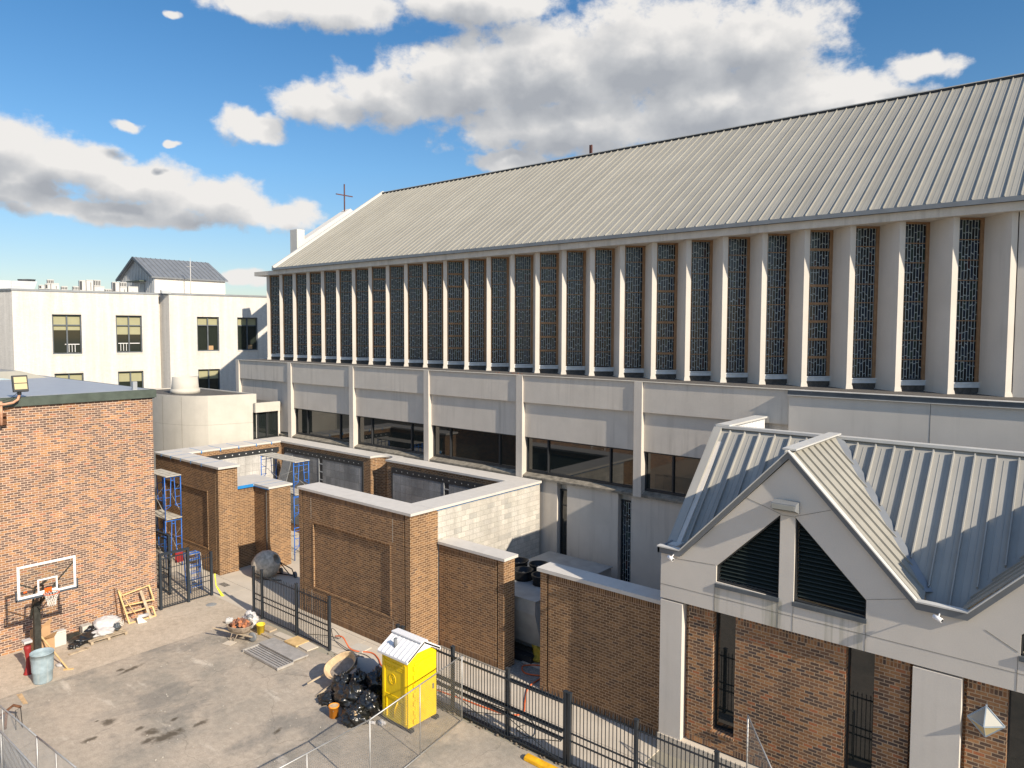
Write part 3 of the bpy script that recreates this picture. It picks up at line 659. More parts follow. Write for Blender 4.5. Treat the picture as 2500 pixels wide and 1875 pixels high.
# brick base, piers, windows
def pil(x0, x1): B(x0, x1, YA-.02, YA+.3, .02, 4.40).build('pilaster', 'stucco_clean', an)
pil(-9.74, -9.07); pil(-3.34, -2.38)
def brk(x0, x1, z0=.55, z1=4.44):
    B(x0, x1, YA+.15, YA+.5, z0+.22, z1-.24).build('brick_panel', 'brick_mixed', an)
    B(x0, x1, YA+.15, YA+.5, z1-.24, z1).build('brick_band', 'brick_mixed_soldier', an)
    B(x0, x1, YA+.15, YA+.5, z0, z0+.22).build('brick_band', 'brick_mixed_soldier', an)
brk(-8.95, -8.22); brk(-7.59, -4.81); brk(-4.17, -3.42); brk(-2.30, -1.55); brk(.2, 3.4)
B(-8.22, -7.59, YA+.15, YA+.5, .55, 1.0).build('brick_panel', 'brick_mixed', an)
B(XA+.7, 4.2, YA+.2, YA+.6, 4.44, 4.46).build('soffit_trim', 'dark_trim', an)
gb = MB()
for (a, b_) in ((-9.07,-8.95),(-3.42,-3.34),(-2.38,-2.30)): gb.box(a, b_, YA+.28, YA+.5, .5, 4.44)
gb.build('brick_return', 'brick_mixed', an)
for (x0, x1, z0) in ((-8.22,-7.59,1.05), (-4.81,-4.17,.3), (-1.55,.2,.1)):
    w = B(x0+.03, x1-.03, YA+.38, YA+.42, z0+.04, 4.42).build('window', 'glass_dark', an)
    f = B(x0, x0+.03, YA+.34, YA+.42, z0, 4.44).box(x1-.03, x1, YA+.34, YA+.42, z0, 4.44).box(x0+.03, x1-.03, YA+.34, YA+.42, z0, z0+.04)
    f.build('frame', 'dark_trim', w)
B(-8.24, -7.57, YA+.08, YA+.34, .99, 1.05).build('window_sill', 'brick_mixed_soldier', an)
pq = B(XA, 4.2, YA-.06, YA+.5, -.05, .50).build('plinth', 'concrete_walk', an)
# roofs
rf = MB(); MZ = 8.92; YM = 22.0
def zmain(y): return MZ - (YM-y)*1.02
# main slope with valleys cut by the small gables
def val(px, side):     # bottom of valley on the line where the gable slope meets the main slope
    return (px + side*2.95, YM-2.95*1.0)
yb = 18.62
def main_piece(pts): rf.prism([(x, y, zmain(y)) for (x, y) in pts][::-1], (0, 0, -.06))
main_piece([(XA, yb), (XA, YM), (GP[0][0], YM), (GP[0][0]-2.95, YM-3.0), (GP[0][0]-3.05, yb)])
main_piece([(GP[0][0], YM), (GP[1][0], YM), (GP[1][0]-2.95, YM-3.0), (GP[1][0]-3.05, yb), (GP[0][0]+3.05, yb), (GP[0][0]+2.95, YM-3.0)])
main_piece([(GP[1][0], YM), (5, YM), (5, yb), (GP[1][0]+3.05, yb), (GP[1][0]+2.95, YM-3.0)])
nm = Vector((0, -1.02, 1)).normalized()
x = XA+.42
while x < 5:
    d = min(abs(x-GP[0][0]), abs(x-GP[1][0]))
    ylo = max(yb+.05, YM-d-.02+.14) if d < 3.0 else yb+.05
    if YM-ylo > .25: rf.bar(Vector((x, ylo, zmain(ylo)))+nm*.05, Vector((x, YM-.1, zmain(YM-.1)))+nm*.05, .03, .11, nm)
    for q in (.16, .31):
        d = min(abs(x+q-GP[0][0]), abs(x+q-GP[1][0])); yl = max(yb+.05, YM-d+.16) if d < 3.0 else yb+.05
        if YM-yl > .3: rf.bar(Vector((x+q, yl, zmain(yl)))+nm*.004, Vector((x+q, YM-.15, zmain(YM-.15)))+nm*.004, .018, .012, nm)
    x += .47
rf.build('roof', 'metal_roof_grey', an, label='grey standing seam roof slope')
for (px, pz) in GP:
    sr = MB(); pz = 8.97; y0 = YA+.02
    for side in (-1, 1):
        zb = pz-2.95*1.04
        pts = [(px, y0, pz), (px, YM, pz), (px+side*2.95, YM-3.0, zb), (px+side*3.05, y0, zb-.08)]
        if side == 1: pts = pts[::-1]
        sr.prism([Vector(p) for p in pts][::-1], (0, 0, .05))
        nn = Vector((side*1.04, 0, 1)).normalized(); y = y0+.22
        while y < YM-.3:
            dx = min(YM-y-.06, 2.9)
            sr.bar(Vector((px+side*.06, y, pz-.06*1.04+.05))+nn*.02, Vector((px+side*dx, y, pz-dx*1.04+.05))+nn*.02, .028, .06, nn); y += .47
    sr.build('gable_roof', 'metal_roof_pale', an)
    cp = MB().bar((px, y0-.05, pz+.10), (px, YM-.05, pz+.10), .34, .04)
    cp.build('ridge_cap', 'metal_trim_pale', an)
    vl = MB()
    for side in (1,):
        a = Vector((px+side*.1, YM-.1, pz-.02)); b_ = Vector((px+side*3.0, YM-3.05, pz-3.02*1.02+.02))
        vl.bar(a+Vector((0,0,.02)), b_+Vector((0,0,.03)), .26, .02, Vector((side*.5,-.5,1)))
    vl.build('valley_flashing', 'flashing_light', an)
B(XA-.1, 5, YM-.12, YM+.16, MZ+.0, MZ+.08).build('ridge_cap', 'metal_trim_pale', an)
rk = MB().bar((XA-.02, 18.55, zmain(18.55)+.07), (XA-.02, YM, MZ+.07), .26, .12, nm).build('rake_trim', 'metal_roof_grey', an)
# boxed fascia following the gables
def fascia_run(pts):
    f = MB(); t = MB()
    for i in range(len(pts)-1):
        (x0, z0), (x1, z1) = pts[i], pts[i+1]
        q = [(x0, YA-.10, z0), (x1, YA-.10, z1), (x1, YA-.10, z1-.17), (x0, YA-.10, z0-.17)]
        f.prism([Vector(p) for p in q], (0, .2, 0))
        q = [(x0, YA-.14, z0+.035), (x1, YA-.14, z1+.035), (x1, YA-.14, z1), (x0, YA-.14, z0)]
        t.prism([Vector(p) for p in q], (0, .20, 0))
    f.build('fascia', 'annex_fascia', an); t.build('fascia_edge', 'metal_trim_pale', an)
fascia_run([(XA-.06, 5.93), (-9.14, 5.93), (-6.23, 9.02), (-3.30, 5.93), (-2.31, 5.93), (.55, 9.02), (3.5, 5.93), (4.2, 5.93)])
B(XA-.06, XA-.0, YA-.1, 19.3, 5.76, 5.93).build('fascia', 'flashing_light', an)
# flat roof behind the ridge, and the clad screen wall running back to the church
B(XA+.3, 5, YM+.17, 25.1, 8.1, 8.2).build('flat_roof', 'gravel_roof', an)
sw = MB().prism([(XA+.02, YM+.1, 8.2), (XA+.02, 25.1, 8.2), (XA+.02, 25.1, 8.98), (XA+.02, YM+.1, 8.98)][::-1], (.24, 0, 0)).build('screen_wall', 'white_paint', an, label='white corrugated screen wall behind the ridge')
rb = MB(); y = YM+.3
while y < 25.1: rb.box(XA+.26, XA+.285, y, y+.05, 8.2, 8.93); y += .13
rb.build('corrugation', 'white_paint', sw)
B(XA-.08, XA+.36, YM-.1, 25.12, 8.98, 9.04).build('screen_cap', 'metal_trim_pale', an)
# annex fittings
fx = thing('wall_floodlight', 'rectangular grey flood lamp on the stucco gable above the louvers', 'lamp', (-6.25, YA, 7.55))
MB().prism([(-6.55,YA-.02,7.78),(-6.55,YA-.30,7.74),(-6.55,YA-.34,7.60),(-6.55,YA-.02,7.48)], (.6,0,0)).build('housing', 'plastic_grey', fx)
MB().poly([(-6.52,YA-.335,7.585),(-5.98,YA-.335,7.585),(-5.98,YA-.045,7.485),(-6.52,YA-.045,7.485)]).build('lens', 'lens_glass', fx)
B(-6.53,-5.97,YA-.345,YA-.33,7.60,7.72).build('front_glass', 'lens_glass', fx)
for k, (x, lab) in enumerate(((-9.32, 'small white security camera under the left corner of the annex eave'), (-2.84, 'small white security camera below the valley between the annex gables'))):
    c = thing('security_camera', lab, 'camera', (x, YA-.1, 5.7), 'security cameras under the annex eave')
    MB().tube([(x-.10,YA-.22,5.74),(x+.08,YA-.28,5.70)], .05, 12).build('body', 'white_paint', c); MB().tube([(x+.08,YA-.28,5.70),(x+.085,YA-.282,5.699)], .035, 12).build('lens', 'dark_trim', c)
    MB().tube([(x,YA-.25,5.72),(x,YA-.05,5.80)], .015, 6).build('bracket', 'white_paint', c)
ln = thing('wall_lantern', 'pyramid glass lantern turned on its corner on the brick pier', 'lamp', (-1.92, YA+.15, 3.57))
cx, cz, r, yf = -1.93, 3.56, .34, YA+.13
pt = [(cx, cz+r), (cx+r, cz), (cx, cz-r), (cx-r, cz)]; ap_ = Vector((cx, yf-.30, cz))
for i in range(4):
    a = Vector((pt[i][0], yf, pt[i][1])); b_ = Vector((pt[(i+1) % 4][0], yf, pt[(i+1) % 4][1]))
    MB().poly([a, b_, ap_]).build('glass_pane', 'lens_glass' if i in (0, 3) else 'lamp_lens', ln)
f = MB()
for i in range(4):
    a = Vector((pt[i][0], yf, pt[i][1])); b_ = Vector((pt[(i+1) % 4][0], yf, pt[(i+1) % 4][1]))
    f.bar(a, b_, .03, .03); f.bar(a, ap_, .022, .022)
f.build('frame', 'lantern_frame', ln)
B(cx-.12, cx+.12, yf, YA+.152, cz-.12, cz+.12).build('back_plate', 'white_paint', ln)
MB().tube([(cx, yf, cz+r), (cx, yf+.03, cz+r+.03)], .02, 6).build('bracket', 'white_paint', ln)

# ================================================================== columbarium
def coping(parent, rects, z=5.26, t=.10, ov=.04, joint=1.5, mat='coping_stone'):
    for (x0, x1, y0, y1) in rects:
        c = MB(); L_ = x1-x0 if x1-x0 > y1-y0 else y1-y0; n_ = max(1, round(L_/joint))
        for i in range(n_):
            if x1-x0 > y1-y0: c.box(x0+(x1-x0)*i/n_+.003, x0+(x1-x0)*(i+1)/n_-.003, y0, y1, z, z+t)
            else: c.box(x0, x1, y0+(y1-y0)*i/n_+.003, y0+(y1-y0)*(i+1)/n_-.003, z, z+t)
        c.build('coping', mat, parent)
def tape(parent, segs, mat='blue_tape'):
    t = MB()
    for (x0, x1, y0, y1, z0, z1) in segs: t.box(x0, x1, y0, y1, z0, z1)
    return t.build('blue_tape', mat, parent)
def brick_front(parent, x0, x1, y, d, zt_, rec=None, grooves=(), sold=True, mat='brick_brown', recd=.07):
    """wall with its face at y (towards -Y), optional recessed panel and vertical grooves"""
    f = MB(); zs0 = .24 if sold else 0; zs1 = zt_-.24 if sold else zt_
    gx = sorted(grooves); cuts = [x0]
    for gxx in gx: cuts += [gxx-.035, gxx+.035]
    cuts.append(x1)
    s = []
    for i in range(0, len(cuts), 2):
        a, b_ = cuts[i], cuts[i+1]
        full = (b_-a) < .8
        zz0, zz1 = (0, zt_) if full else (zs0, zs1)
        if rec and a < rec[0] and b_ > rec[1]:
            rx0, rx1, rz0, rz1 = rec
            f.box(a, rx0, y, y+d, zz0, zz1); f.box(rx1, b_, y, y+d, zz0, zz1); f.box(rx0, rx1, y, y+d, zz0, rz0); f.box(rx0, rx1, y, y+d, rz1, zz1)
            f.box(rx0, rx1, y+recd, y+d, rz0, rz1)
        else: f.box(a, b_, y, y+d, zz0, zz1)
        if not full: s.append((a, b_, y, y+d, zs1, zt_)); s.append((a, b_, y, y+d, 0, zs0))
    for i in range(1, len(cuts)-1, 2): f.box(cuts[i], cuts[i+1], y+.09, y+d, 0, zt_)
    f.build('brick_wall', mat, parent)
    if sold:
        for q in s: B(*q).build('brick_band', mat+'_soldier', parent)
def rec_frame(parent, rec, y):
    rx0, rx1, z0, z1 = rec; f = MB()
    for (a, b_) in (((rx0, z0), (rx1, z0)), ((rx0, z1), (rx1, z1))): f.box(a[0]-.03, b_[0]+.03, y-.02, y+.03, a[1]-.03, a[1]+.03)
    f.box(rx0-.03, rx0+.03, y-.02, y+.03, z0+.03, z1-.03).box(rx1-.03, rx1+.03, y-.02, y+.03, z0+.03, z1-.03)
    f.build('panel_moulding', 'brick_brown', parent)
def niche(parent, x0, x1, y, z0, z1, slot=None, white=False):
    """niche fronts facing -Y"""
    p = MB()
    if slot: p.box(x0+.1, slot-.15, y-.03, y, z0, z1-.28).box(slot+.15, x1-.1, y-.03, y, z0, z1-.28)
    else: p.box(x0+.1, x1-.1, y-.03, y, z0, z1-.28)
    pn = p.build('niche_panel', 'tile_shaded', parent)
    f = B(x0, x1, y-.05, y, z1-.28, z1).box(x0, x0+.1, y-.05, y, z0, z1-.28).box(x1-.1, x1, y-.05, y, z0, z1-.28)
    if slot:
        f.box(slot-.15, slot+.15, y-.01, y, z0, z1-.28)
    f.build('frame', 'dark_trim', pn)
    sc = MB(); x = x0+.4
    while x < x1-.2: sc.box(x-.02, x+.02, y-.06, y-.05, z1-.16, z1-.12); x += .42
    if slot:
        z = z0+.3
        while z < z1-.4: sc.box(slot-.14, slot+.14, y-.04, y-.01, z, z+.05); z += .45
        sc.box(slot-.19, slot-.15, y-.06, y-.03, z0, z1-.28)
    sc.build('screws', 'unit_metal', pn)
cw = thing('columbarium', 'unfinished brown brick columbarium walls with pale stone coping around a courtyard', 'wall', (-30, 21, 0))
ZC = 5.26; YP = 17.5
recE = (-25.58, -20.65, 1.2, 3.98)
brick_front(cw, -26.6, -19.55, YP, 1.0, ZC, recE, (-26.33, -19.86)); rec_frame(cw, recE, YP)
recW = (-39.0, -34.33, 1.12, 4.02)
brick_front(cw, -40.0, -33.25, YP-.1, 1.0, ZC, recW, (-33.5,)); rec_frame(cw, recW, YP-.1)
for (x, z0, z1) in ((-25.72, .2, 1.1), (-25.72, 4.1, 5.0), (-20.52, .2, 1.1), (-20.52, 4.1, 5.0)): B(x-.006, x+.006, YP-.003, YP, z0, z1).build('wall_joint', 'cream_concrete', cw)
# east side wall: brick return then concrete block
B(-20.6, -19.55, 18.502, 18.898, 0, ZC).build('brick_wall', 'brick_brown', cw)
blk = B(-20.6, -19.556, 18.9, 25.2, 0, ZC).build('block_wall', 'block_grey', cw, label='bare grey concrete block side wall')
B(-19.556, -19.548, 18.85, 25.15, ZC-.07, ZC).build('blue_tape', 'blue_tape', blk)
B(-19.556, -19.550, 23.5, 23.53, 1.3, 2.4).build('blue_tape', 'blue_tape', blk)
# back wall with curved alcove
bw = B(-39.0, -30.12, 24.2, 25.1, 0, ZC).box(-28.78, -20.62, 24.2, 25.1, 0, ZC)
N_ = 20; R1, R2, cx0 = .67, 1.05, -29.45
for i in range(N_):
    t0, t1 = math.pi*i/N_, math.pi*(i+1)/N_
    q = [(cx0+R1*math.cos(t0), 24.35+R1*math.sin(t0)), (cx0+R1*math.cos(t1), 24.35+R1*math.sin(t1)), (cx0+R2*math.cos(t1), 24.35+R2*math.sin(t1)), (cx0+R2*math.cos(t0), 24.35+R2*math.sin(t0))]
    bw.prism([(a, b_, 0) for a, b_ in q][::-1], (0, 0, ZC))
bw.build('brick_wall', 'brick_brown', cw)
cc = MB()
for i in range(N_):
    t0, t1 = math.pi*i/N_, math.pi*(i+1)/N_; r1, r2 = R1-.06, R2+.12
    q = [(cx0+r1*math.cos(t0), 24.35+r1*math.sin(t0)), (cx0+r1*math.cos(t1), 24.35+r1*math.sin(t1)), (cx0+r2*math.cos(t1), 24.35+r2*math.sin(t1)), (cx0+r2*math.cos(t0), 24.35+r2*math.sin(t0))]
    cc.prism([(a, b_, ZC+.002) for a, b_ in q][::-1], (0, 0, .102))
cc.build('coping', 'coping_stone', cw)
B(-40.0, -38.55, 18.402, 25.1, 0, ZC).build('brick_wall', 'brick_brown', cw)
coping(cw, [(-26.65, -19.45, YP-.06, YP+1.06), (-20.66, -19.45, YP+1.066, 25.2), (-39.0, -30.06, 24.14, 25.2), (-28.84, -20.664, 24.14, 25.2), (-40.1, -33.1, YP-.16, YP+.96), (-40.1, -38.5, YP+.966, 24.136), (-40.1, -39.004, 24.14, 25.2)], ZC, .10)
niche(cw, -38.2, -30.7, 24.2, .5, 5.0, slot=-34.5); niche(cw, -28.4, -20.75, 24.2, .5, 5.0, slot=-24.4)
# niche fronts on the west wall, facing +X, sunlight put into the tile colour
wp = B(-38.55, -38.52, 18.7, 23.6, .4, 4.72).build('niche_panel', 'tile_sunlit', cw, label='niche fronts on the left wall, sunlight painted into their pale tiles')
B(-38.55, -38.50, 18.6, 24.0, 4.72, 5.0).box(-38.55, -38.50, 23.6, 23.9, .4, 4.72).build('frame', 'dark_trim', wp)
s_ = MB()
for i in range(12): s_.box(-38.50, -38.49, 18.9+i*.42, 18.95+i*.42, 4.84, 4.89)
s_.build('screws', 'white_paint', wp)
B(-26.4, -19.9, 18.502, 18.53, .3, 5.0).build('membrane', 'dark_trim', cw, label='black waterproof membrane on the courtyard face')
B(-38.4, -33.5, 18.402, 18.43, .3, 5.0).build('membrane', 'dark_trim', cw, label='black waterproof membrane on the courtyard face')
# low stepped block beside the entrance
lb = thing('low_brick_block', 'stepped lower brown brick block with taped coping beside the courtyard entrance', 'wall', (-33, 19.5, 0))
B(-35.6, -33.6, 18.402, 20.7, 0, 4.1).box(-33.6, -32.2, 19.5, 20.7, 0, 4.1).build('brick_wall', 'brick_brown', lb)
B(-33.598, -33.59, 18.44, 19.48, 3.86, 4.1).build('brick_band', 'brick_brown_soldier', lb); B(-33.55, -32.52, 19.494, 19.5, 3.86, 4.1).build('brick_band', 'brick_brown_soldier', lb)
B(-32.5, -32.44, 19.47, 19.5, 0, 4.1).build('groove', 'groove', lb)
coping(lb, [(-35.7, -33.5, 18.404, 19.42), (-35.7, -32.12, 19.424, 20.78)], 4.1, .10)
tape(lb, [(-33.502, -33.495, 18.5, 19.40, 4.05, 4.2), (-33.5, -32.14, 19.418, 19.424, 4.06, 4.10)])
tape(cw, [(x, x+.04, YP-.166, YP+.96, 5.362, 5.364) for x in (-39.2,-38.1,-37.0,-35.9,-34.8)] + [(x, x+.04, YP-.17, YP-.16, 5.2, 5.362) for x in (-39.2,-38.1,-37.0,-35.9,-34.8)] + [(-39.9, -38.5, y, y+.04, 5.362, 5.364) for y in (19.2,20.3,21.4,22.5,23.5)] + [(-38.5, -38.49, y, y+.05, 5.2, 5.364) for y in (19.2,20.3,21.4,22.5,23.5)])
tape(lb, [(x, x+.03, 19.418, 20.78, 4.202, 4.204) for x in (-33.6,-32.9)])
# wing walls in front of the service yard
s2 = thing('brick_screen_wall', 'low brown brick wall with stone coping joined to the block wall behind the portable toilet', 'wall', (-17.8, 19.2, 0), 'brick screen walls of the service yard')
brick_front(s2, -19.48, -16.25, 18.9, .6, 3.95, None, (-16.55,))
coping(s2, [(-19.48, -16.15, 18.82, 19.58)], 3.95, .10)
s3 = thing('brick_screen_wall', 'low brown brick wall with stone coping butting against the stucco pier of the annex', 'wall', (-12.1, 19, 0), 'brick screen walls of the service yard')
brick_front(s3, -14.45, -9.98, 18.68, .6, 4.05, None, (-14.15,))
B(-9.978, -9.77, 18.74, 19.2, 0, 4.05).build('brick_wall', 'brick_brown', s3)
coping(s3, [(-14.55, -9.80, 18.60, 19.36)], 4.05, .12)
# scaffolds
def scaffold(name, label, x0, x1, y0, y1, zs, planks, group='blue steel scaffolds'):
    o = thing(name, label, 'scaffold', ((x0+x1)/2, (y0+y1)/2, 0), group)
    for x in (x0, x1):
        f = MB()
        for j, z in enumerate(zs[:-1]):
            zt2 = zs[j+1]
            for y in (y0, y1):
                f.tube([(x, y, z), (x, y, zt2)], .028, 6)
                yi = y+.32*(1 if y == y0 else -1)
                f.tube([(x, yi, zt2-.05), (x, yi-.06*(1 if y == y0 else -1), z+.7), (x, y, z+.55)], .02, 5)
                for q in (.75, 1.15, 1.55): 
                    if z+q < zt2: f.tube([(x, y, z+q), (x, yi, z+q)], .016, 5)
            f.tube([(x, y0, zt2-.04), (x, y1, zt2-.04)], .026, 6); f.tube([(x, y0+.3, zt2-.2), (x, y1-.3, zt2-.2)], .02, 6)
        f.build('end_frame', 'blue_paint', o)
    b_ = MB()
    for j, z in enumerate(zs[:-1]):
        for y in (y0, y1): b_.tube([(x0, y, z+.3), (x1, y, zs[j+1]-.4)], .011, 5); b_.tube([(x0, y, zs[j+1]-.4), (x1, y, z+.3)], .011, 5)
    b_.build('cross_braces', 'galvanised', o)
    for z in planks:
        p = MB(); n_ = 3; w = (y1-y0)/n_
        for i in range(n_): p.box(x0-.15, x1+.12, y0+w*i+.01, y0+w*(i+1)-.01, z+.01+.004*i, z+.05+.004*i)
        p.build('platform', 'scaffold_board', o)
scaffold('scaffold_tower', 'two stage blue scaffold in front of the recessed brick panel by the tall brick wall', -38.2, -36.2, 16.15, 16.95, (0,2.45,4.65), (2.5,4.65))
scaffold('scaffold_tower', 'blue scaffold inside the courtyard in front of the grey niche fronts', -35.6, -32.5, 21.1, 22.0, (0,1.75,3.4,5.15), (3.45,5.15))
ls = thing('leaning_board', 'tall dark board leaning against the niche fronts beside the courtyard scaffold', 'board', (-37.5, 23.4, 0))
MB().bar((-37.3, 23.2, 2.3), (-37.3, 23.9, 4.7), .8, .05, (0,1,0)).build('panel', 'plastic_grey', ls)
MB().bar((-36.4, 23.3, 2.3), (-36.4, 23.9, 4.6), .35, .05, (0,1,0)).build('panel', 'flashing', ls)

# ================================================================== tower and link behind
tw = thing('round_cornered_tower', 'cream concrete tower with a curved corner and a round vent on its flat roof', 'building', (-44, 22, 0))
tp = [(-40.45,23.72),(-41.28,21.06)]
for i in range(1, 13):
    t = i/12; p0, p1, p2 = Vector((-41.28,21.06)), Vector((-42.4,19.60)), Vector((-45.6,19.58)); q = p0*(1-t)**2+p1*2*t*(1-t)+p2*t*t; tp.append((q.x, q.y))
tp += [(-49,19.6),(-49,23.72)]
tm = MB().prism([(x, y, 0) for x, y in tp][::-1], (0,0,8.02))
tmo = tm.build('wall', 'cream_concrete', tw)
tmo.data.polygons.foreach_set('use_smooth', [True]*len(tmo.data.polygons)); md = tmo.modifiers.new('edges', 'EDGE_SPLIT'); md.split_angle = R_(22)
def inset(pts, d):
    cx_ = sum(p[0] for p in pts)/len(pts); cy_ = sum(p[1] for p in pts)/len(pts)
    return [(cx_+(x-cx_)*(1-d), cy_+(y-cy_)*(1-d)) for x, y in pts]
rim = MB(); ip = inset(tp, .05)
for i in range(len(tp)):
    a, b_, c, d = tp[i], tp[(i+1) % len(tp)], ip[(i+1) % len(tp)], ip[i]
    rim.prism([(q[0], q[1], 8.02) for q in (a, b_, c, d)], (0,0,.08))
rim.build('parapet', 'cream_concrete', tw)
MB().prism([(x, y, 8.021) for x, y in ip][::-1], (0,0,.02)).build('roof', 'gravel_roof', tw)
MB().lathe((-44.9,21.45,8.04), [(.88,0),(.86,.26),(.80,.27),(.80,.30),(.74,1.02),(.66,1.02),(.66,.9),(0,.9)], 28).build('vent', 'cream_concrete', tw)
tj = MB()
for (x, y) in (tp[6], tp[10]): tj.box(x-.006, x+.006, y-.008, y+.004, 0, 8.0)
for i in range(12):
    a, b_ = tp[i], tp[i+1]; A2 = Vector((a[0], a[1], 6.35)); B2 = Vector((b_[0], b_[1], 6.35)); n2 = Vector(((B2-A2).y, -(B2-A2).x, 0)).normalized()*.003
    if n2.x < 0 and i == 0: n2 = -n2
    tj.bar(A2+n2, B2+n2, .008, .010)
tj.build('wall_joint', 'ledge_dirty', tw)
lk = thing('link_building', 'low flat-roofed link with cream fascia and dark windows between tower and church', 'building', (-42, 24.5, 0))
B(-40.42, -40.2, 23.5, 25.2, 6.97, 7.55).build('fascia', 'cream_concrete', lk)
B(-47, -40.43, 23.75, 25.38, 7.3, 7.46).build('roof', 'gravel_roof', lk)
w = B(-40.5, -40.46, 23.5, 25.2, 5.3, 6.97).build('window', 'glass_dark', lk)
f = MB()
for y in (23.74, 24.35, 25.1): f.box(-40.46, -40.40, y, y+.06, 5.3, 6.96)
f.box(-40.46, -40.40, 23.5, 25.2, 5.28, 5.36).build('frame', 'dark_trim', w)
B(-47, -40.52, 23.75, 25.38, 0, 7.3).box(-40.52, -40.3, 23.5, 25.2, 0, 5.28).build('wall', 'stucco_clean', lk)

# ================================================================== white building
TH = R_(75.7); DX, DY = math.cos(TH), math.sin(TH); NX, NY = DY, -DX
MW = Matrix(((NX, DX, 0, -60.0), (NY, DY, 0, 27.0), (0, 0, 1, 0), (0, 0, 0, 1)))   # local (off, s, z)
wb = thing('white_building', 'three storey white painted brick building with dark framed windows', 'building', (-62, 20, 0))
def LPw(o, s, z): return MW @ Vector((o, s, z))
def wbox(mb, o0, o1, s0, s1, z0, z1): return mb.box(o0, o1, s0, s1, z0, z1, MW)
WIN = [(-7.72,-5.8,10.12,13.14,0,12.29,11.95),(-3.46,-1.6,10.17,13.13,0,12.29,11.62),(2.39,4.13,10.23,13.09,.8,None,12.38),(5.62,7.33,10.26,13.08,.8,None,12.38),(-7.67,-5.76,5.7,8.64,0,None,7.7),(-3.4,-1.58,5.7,8.67,0,None,7.85),(2.41,4.14,5.8,8.72,.8,None,7.9)]
for (sa, sb_, off, wins) in ((-10.17, -.34, 0, [w for w in WIN if w[4] == 0]), (.29, 9.5, .8, [w for w in WIN if w[4] > 0])):
    b_ = MB(); sxs = sorted(set([sa, sb_] + [v for w in wins for v in w[:2]]))
    # columns of wall between distinct window bands
    bands = [(4.0+.0, 5.7), (8.72, 10.12), (13.14, 14.85)]
    wbox(b_, off-.5, off, sa, sb_, 0, 5.7); wbox(b_, off-.5, off, sa, sb_, 13.14, 14.85)
    up_ = sorted([w for w in wins if w[3] > 12], key=lambda w: w[0]); lo_ = sorted([w for w in wins if w[3] < 12], key=lambda w: w[0])
    for row, z0, z1 in ((up_, 10.12, 13.14), (lo_, 5.7, 8.72)):
        s = sa
        for w in row:
            wbox(b_, off-.5, off, s, w[0], z0, z1); s = w[1]
            if w[2] > z0: wbox(b_, off-.5, off, w[0], w[1], z0, w[2])
            if w[3] < z1-.001: wbox(b_, off-.5, off, w[0], w[1], w[3], z1)
        wbox(b_, off-.5, off, s, sb_, z0, z1)
    wbox(b_, off-.5, off, sa, sb_, 8.72, 10.12)
    b_.build('wall', 'white_brick', wb)
    wbox(MB(), off-.5, off+.05, sa-(.03 if off else .05), sb_, 14.85, 15.0).build('parapet_cap', 'flashing_light', wb)
core = MB(); wbox(core, -15, -.5, -10.17, 9.5, 0, 14.8); core.build('wall', 'white_brick', wb)
rec = MB().prism([LPw(-.9,-.35,0), LPw(.78,.29,0), LPw(-.5,.6,0), LPw(-1.5,.0,0)][::-1], (0,0,14.85)); rec.build('wall', 'white_brick', wb, label='narrow shaded return between the two fronts')
MB().prism([LPw(-.9,-.35,14.85), LPw(.84,.27,14.85), LPw(-.5,.6,14.85), LPw(-1.5,.0,14.85)][::-1], (0,0,.15)).build('parapet_cap', 'flashing_light', wb)
for k, (s0, s1, z0, z1, off, tr, bl) in enumerate(WIN):
    p = MB(); wbox(p, off-.34, off-.30, s0, s1, z0, z1); w = p.build('window', 'glass_office', wb)
    f = MB(); c_ = (s0+s1)/2
    for a, b_ in ((s0, s0+.08), (c_-.05, c_+.05), (s1-.08, s1)): wbox(f, off-.30, off-.16, a, b_, z0, z1)
    for z in [z0, z1-.09] + ([tr] if tr else [bl-.04] if z1 > 12 else []): wbox(f, off-.30, off-.17, s0+.08, c_-.05, z, z+.09); wbox(f, off-.30, off-.17, c_+.05, s1-.08, z, z+.09)
    f.build('frame', 'flashing', w)
    q = MB(); wbox(q, off-.30, off-.28, s0+.1, c_-.06, bl, z1-.09); wbox(q, off-.30, off-.28, c_+.06, s1-.1, bl, z1-.09); q.build('blind', 'blind', w)
    sl_ = MB(); wbox(sl_, off-.16, off+.02, s0-.02, s1+.02, z0-.12, z0-.02)
    if off == 0: wbox(sl_, off-.02, off+.012, s0-.0, s1+.0, z1+.02, z1+.14)
    sl_.build('sill', 'concrete_fascia', w)
    if z1 > 12:
        it = MB()
        if k < 2:
            wbox(it, off-.298, off-.29, c_-.15+k*-.6, s1-.15, z0+.72, z0+.77)
            for j in range(3): wbox(it, off-.298, off-.29, c_+.1+j*.2-k*.7, c_+.13+j*.2-k*.7, z0+.15, z0+.75)
        else: wbox(it, off-.298, off-.29, c_+.05, c_+.45, z0+.1, z0+.45)
        it.build('furniture_inside', 'cardboard' if k > 1 else 'white_paint', w)
sw2 = MB(); c0 = MW @ Vector((0,-10.17,0)); sw2.prism([(c0.x-.05,c0.y,0),(c0.x-16,c0.y-5.2,0),(c0.x-17,c0.y-2,0),(c0.x-4,c0.y+3,0)][::-1],(0,0,14.85)); sw2.build('wall','white_brick',wb,label='shaded left side wall of the white building')
sw2 = MB(); sw2.prism([(c0.x-.02,c0.y-.08,14.85),(c0.x-16,c0.y-5.3,14.85),(c0.x-17,c0.y-2,14.85),(c0.x-4,c0.y+3,14.85)][::-1],(0,0,.15)); sw2.build('parapet_cap','flashing_light',wb)
hl = MB(); wbox(hl, .3, .75, -.25, .5, 14.98, 15.22); wbox(hl, .75, .85, -.2, .45, 14.93, 15.15)
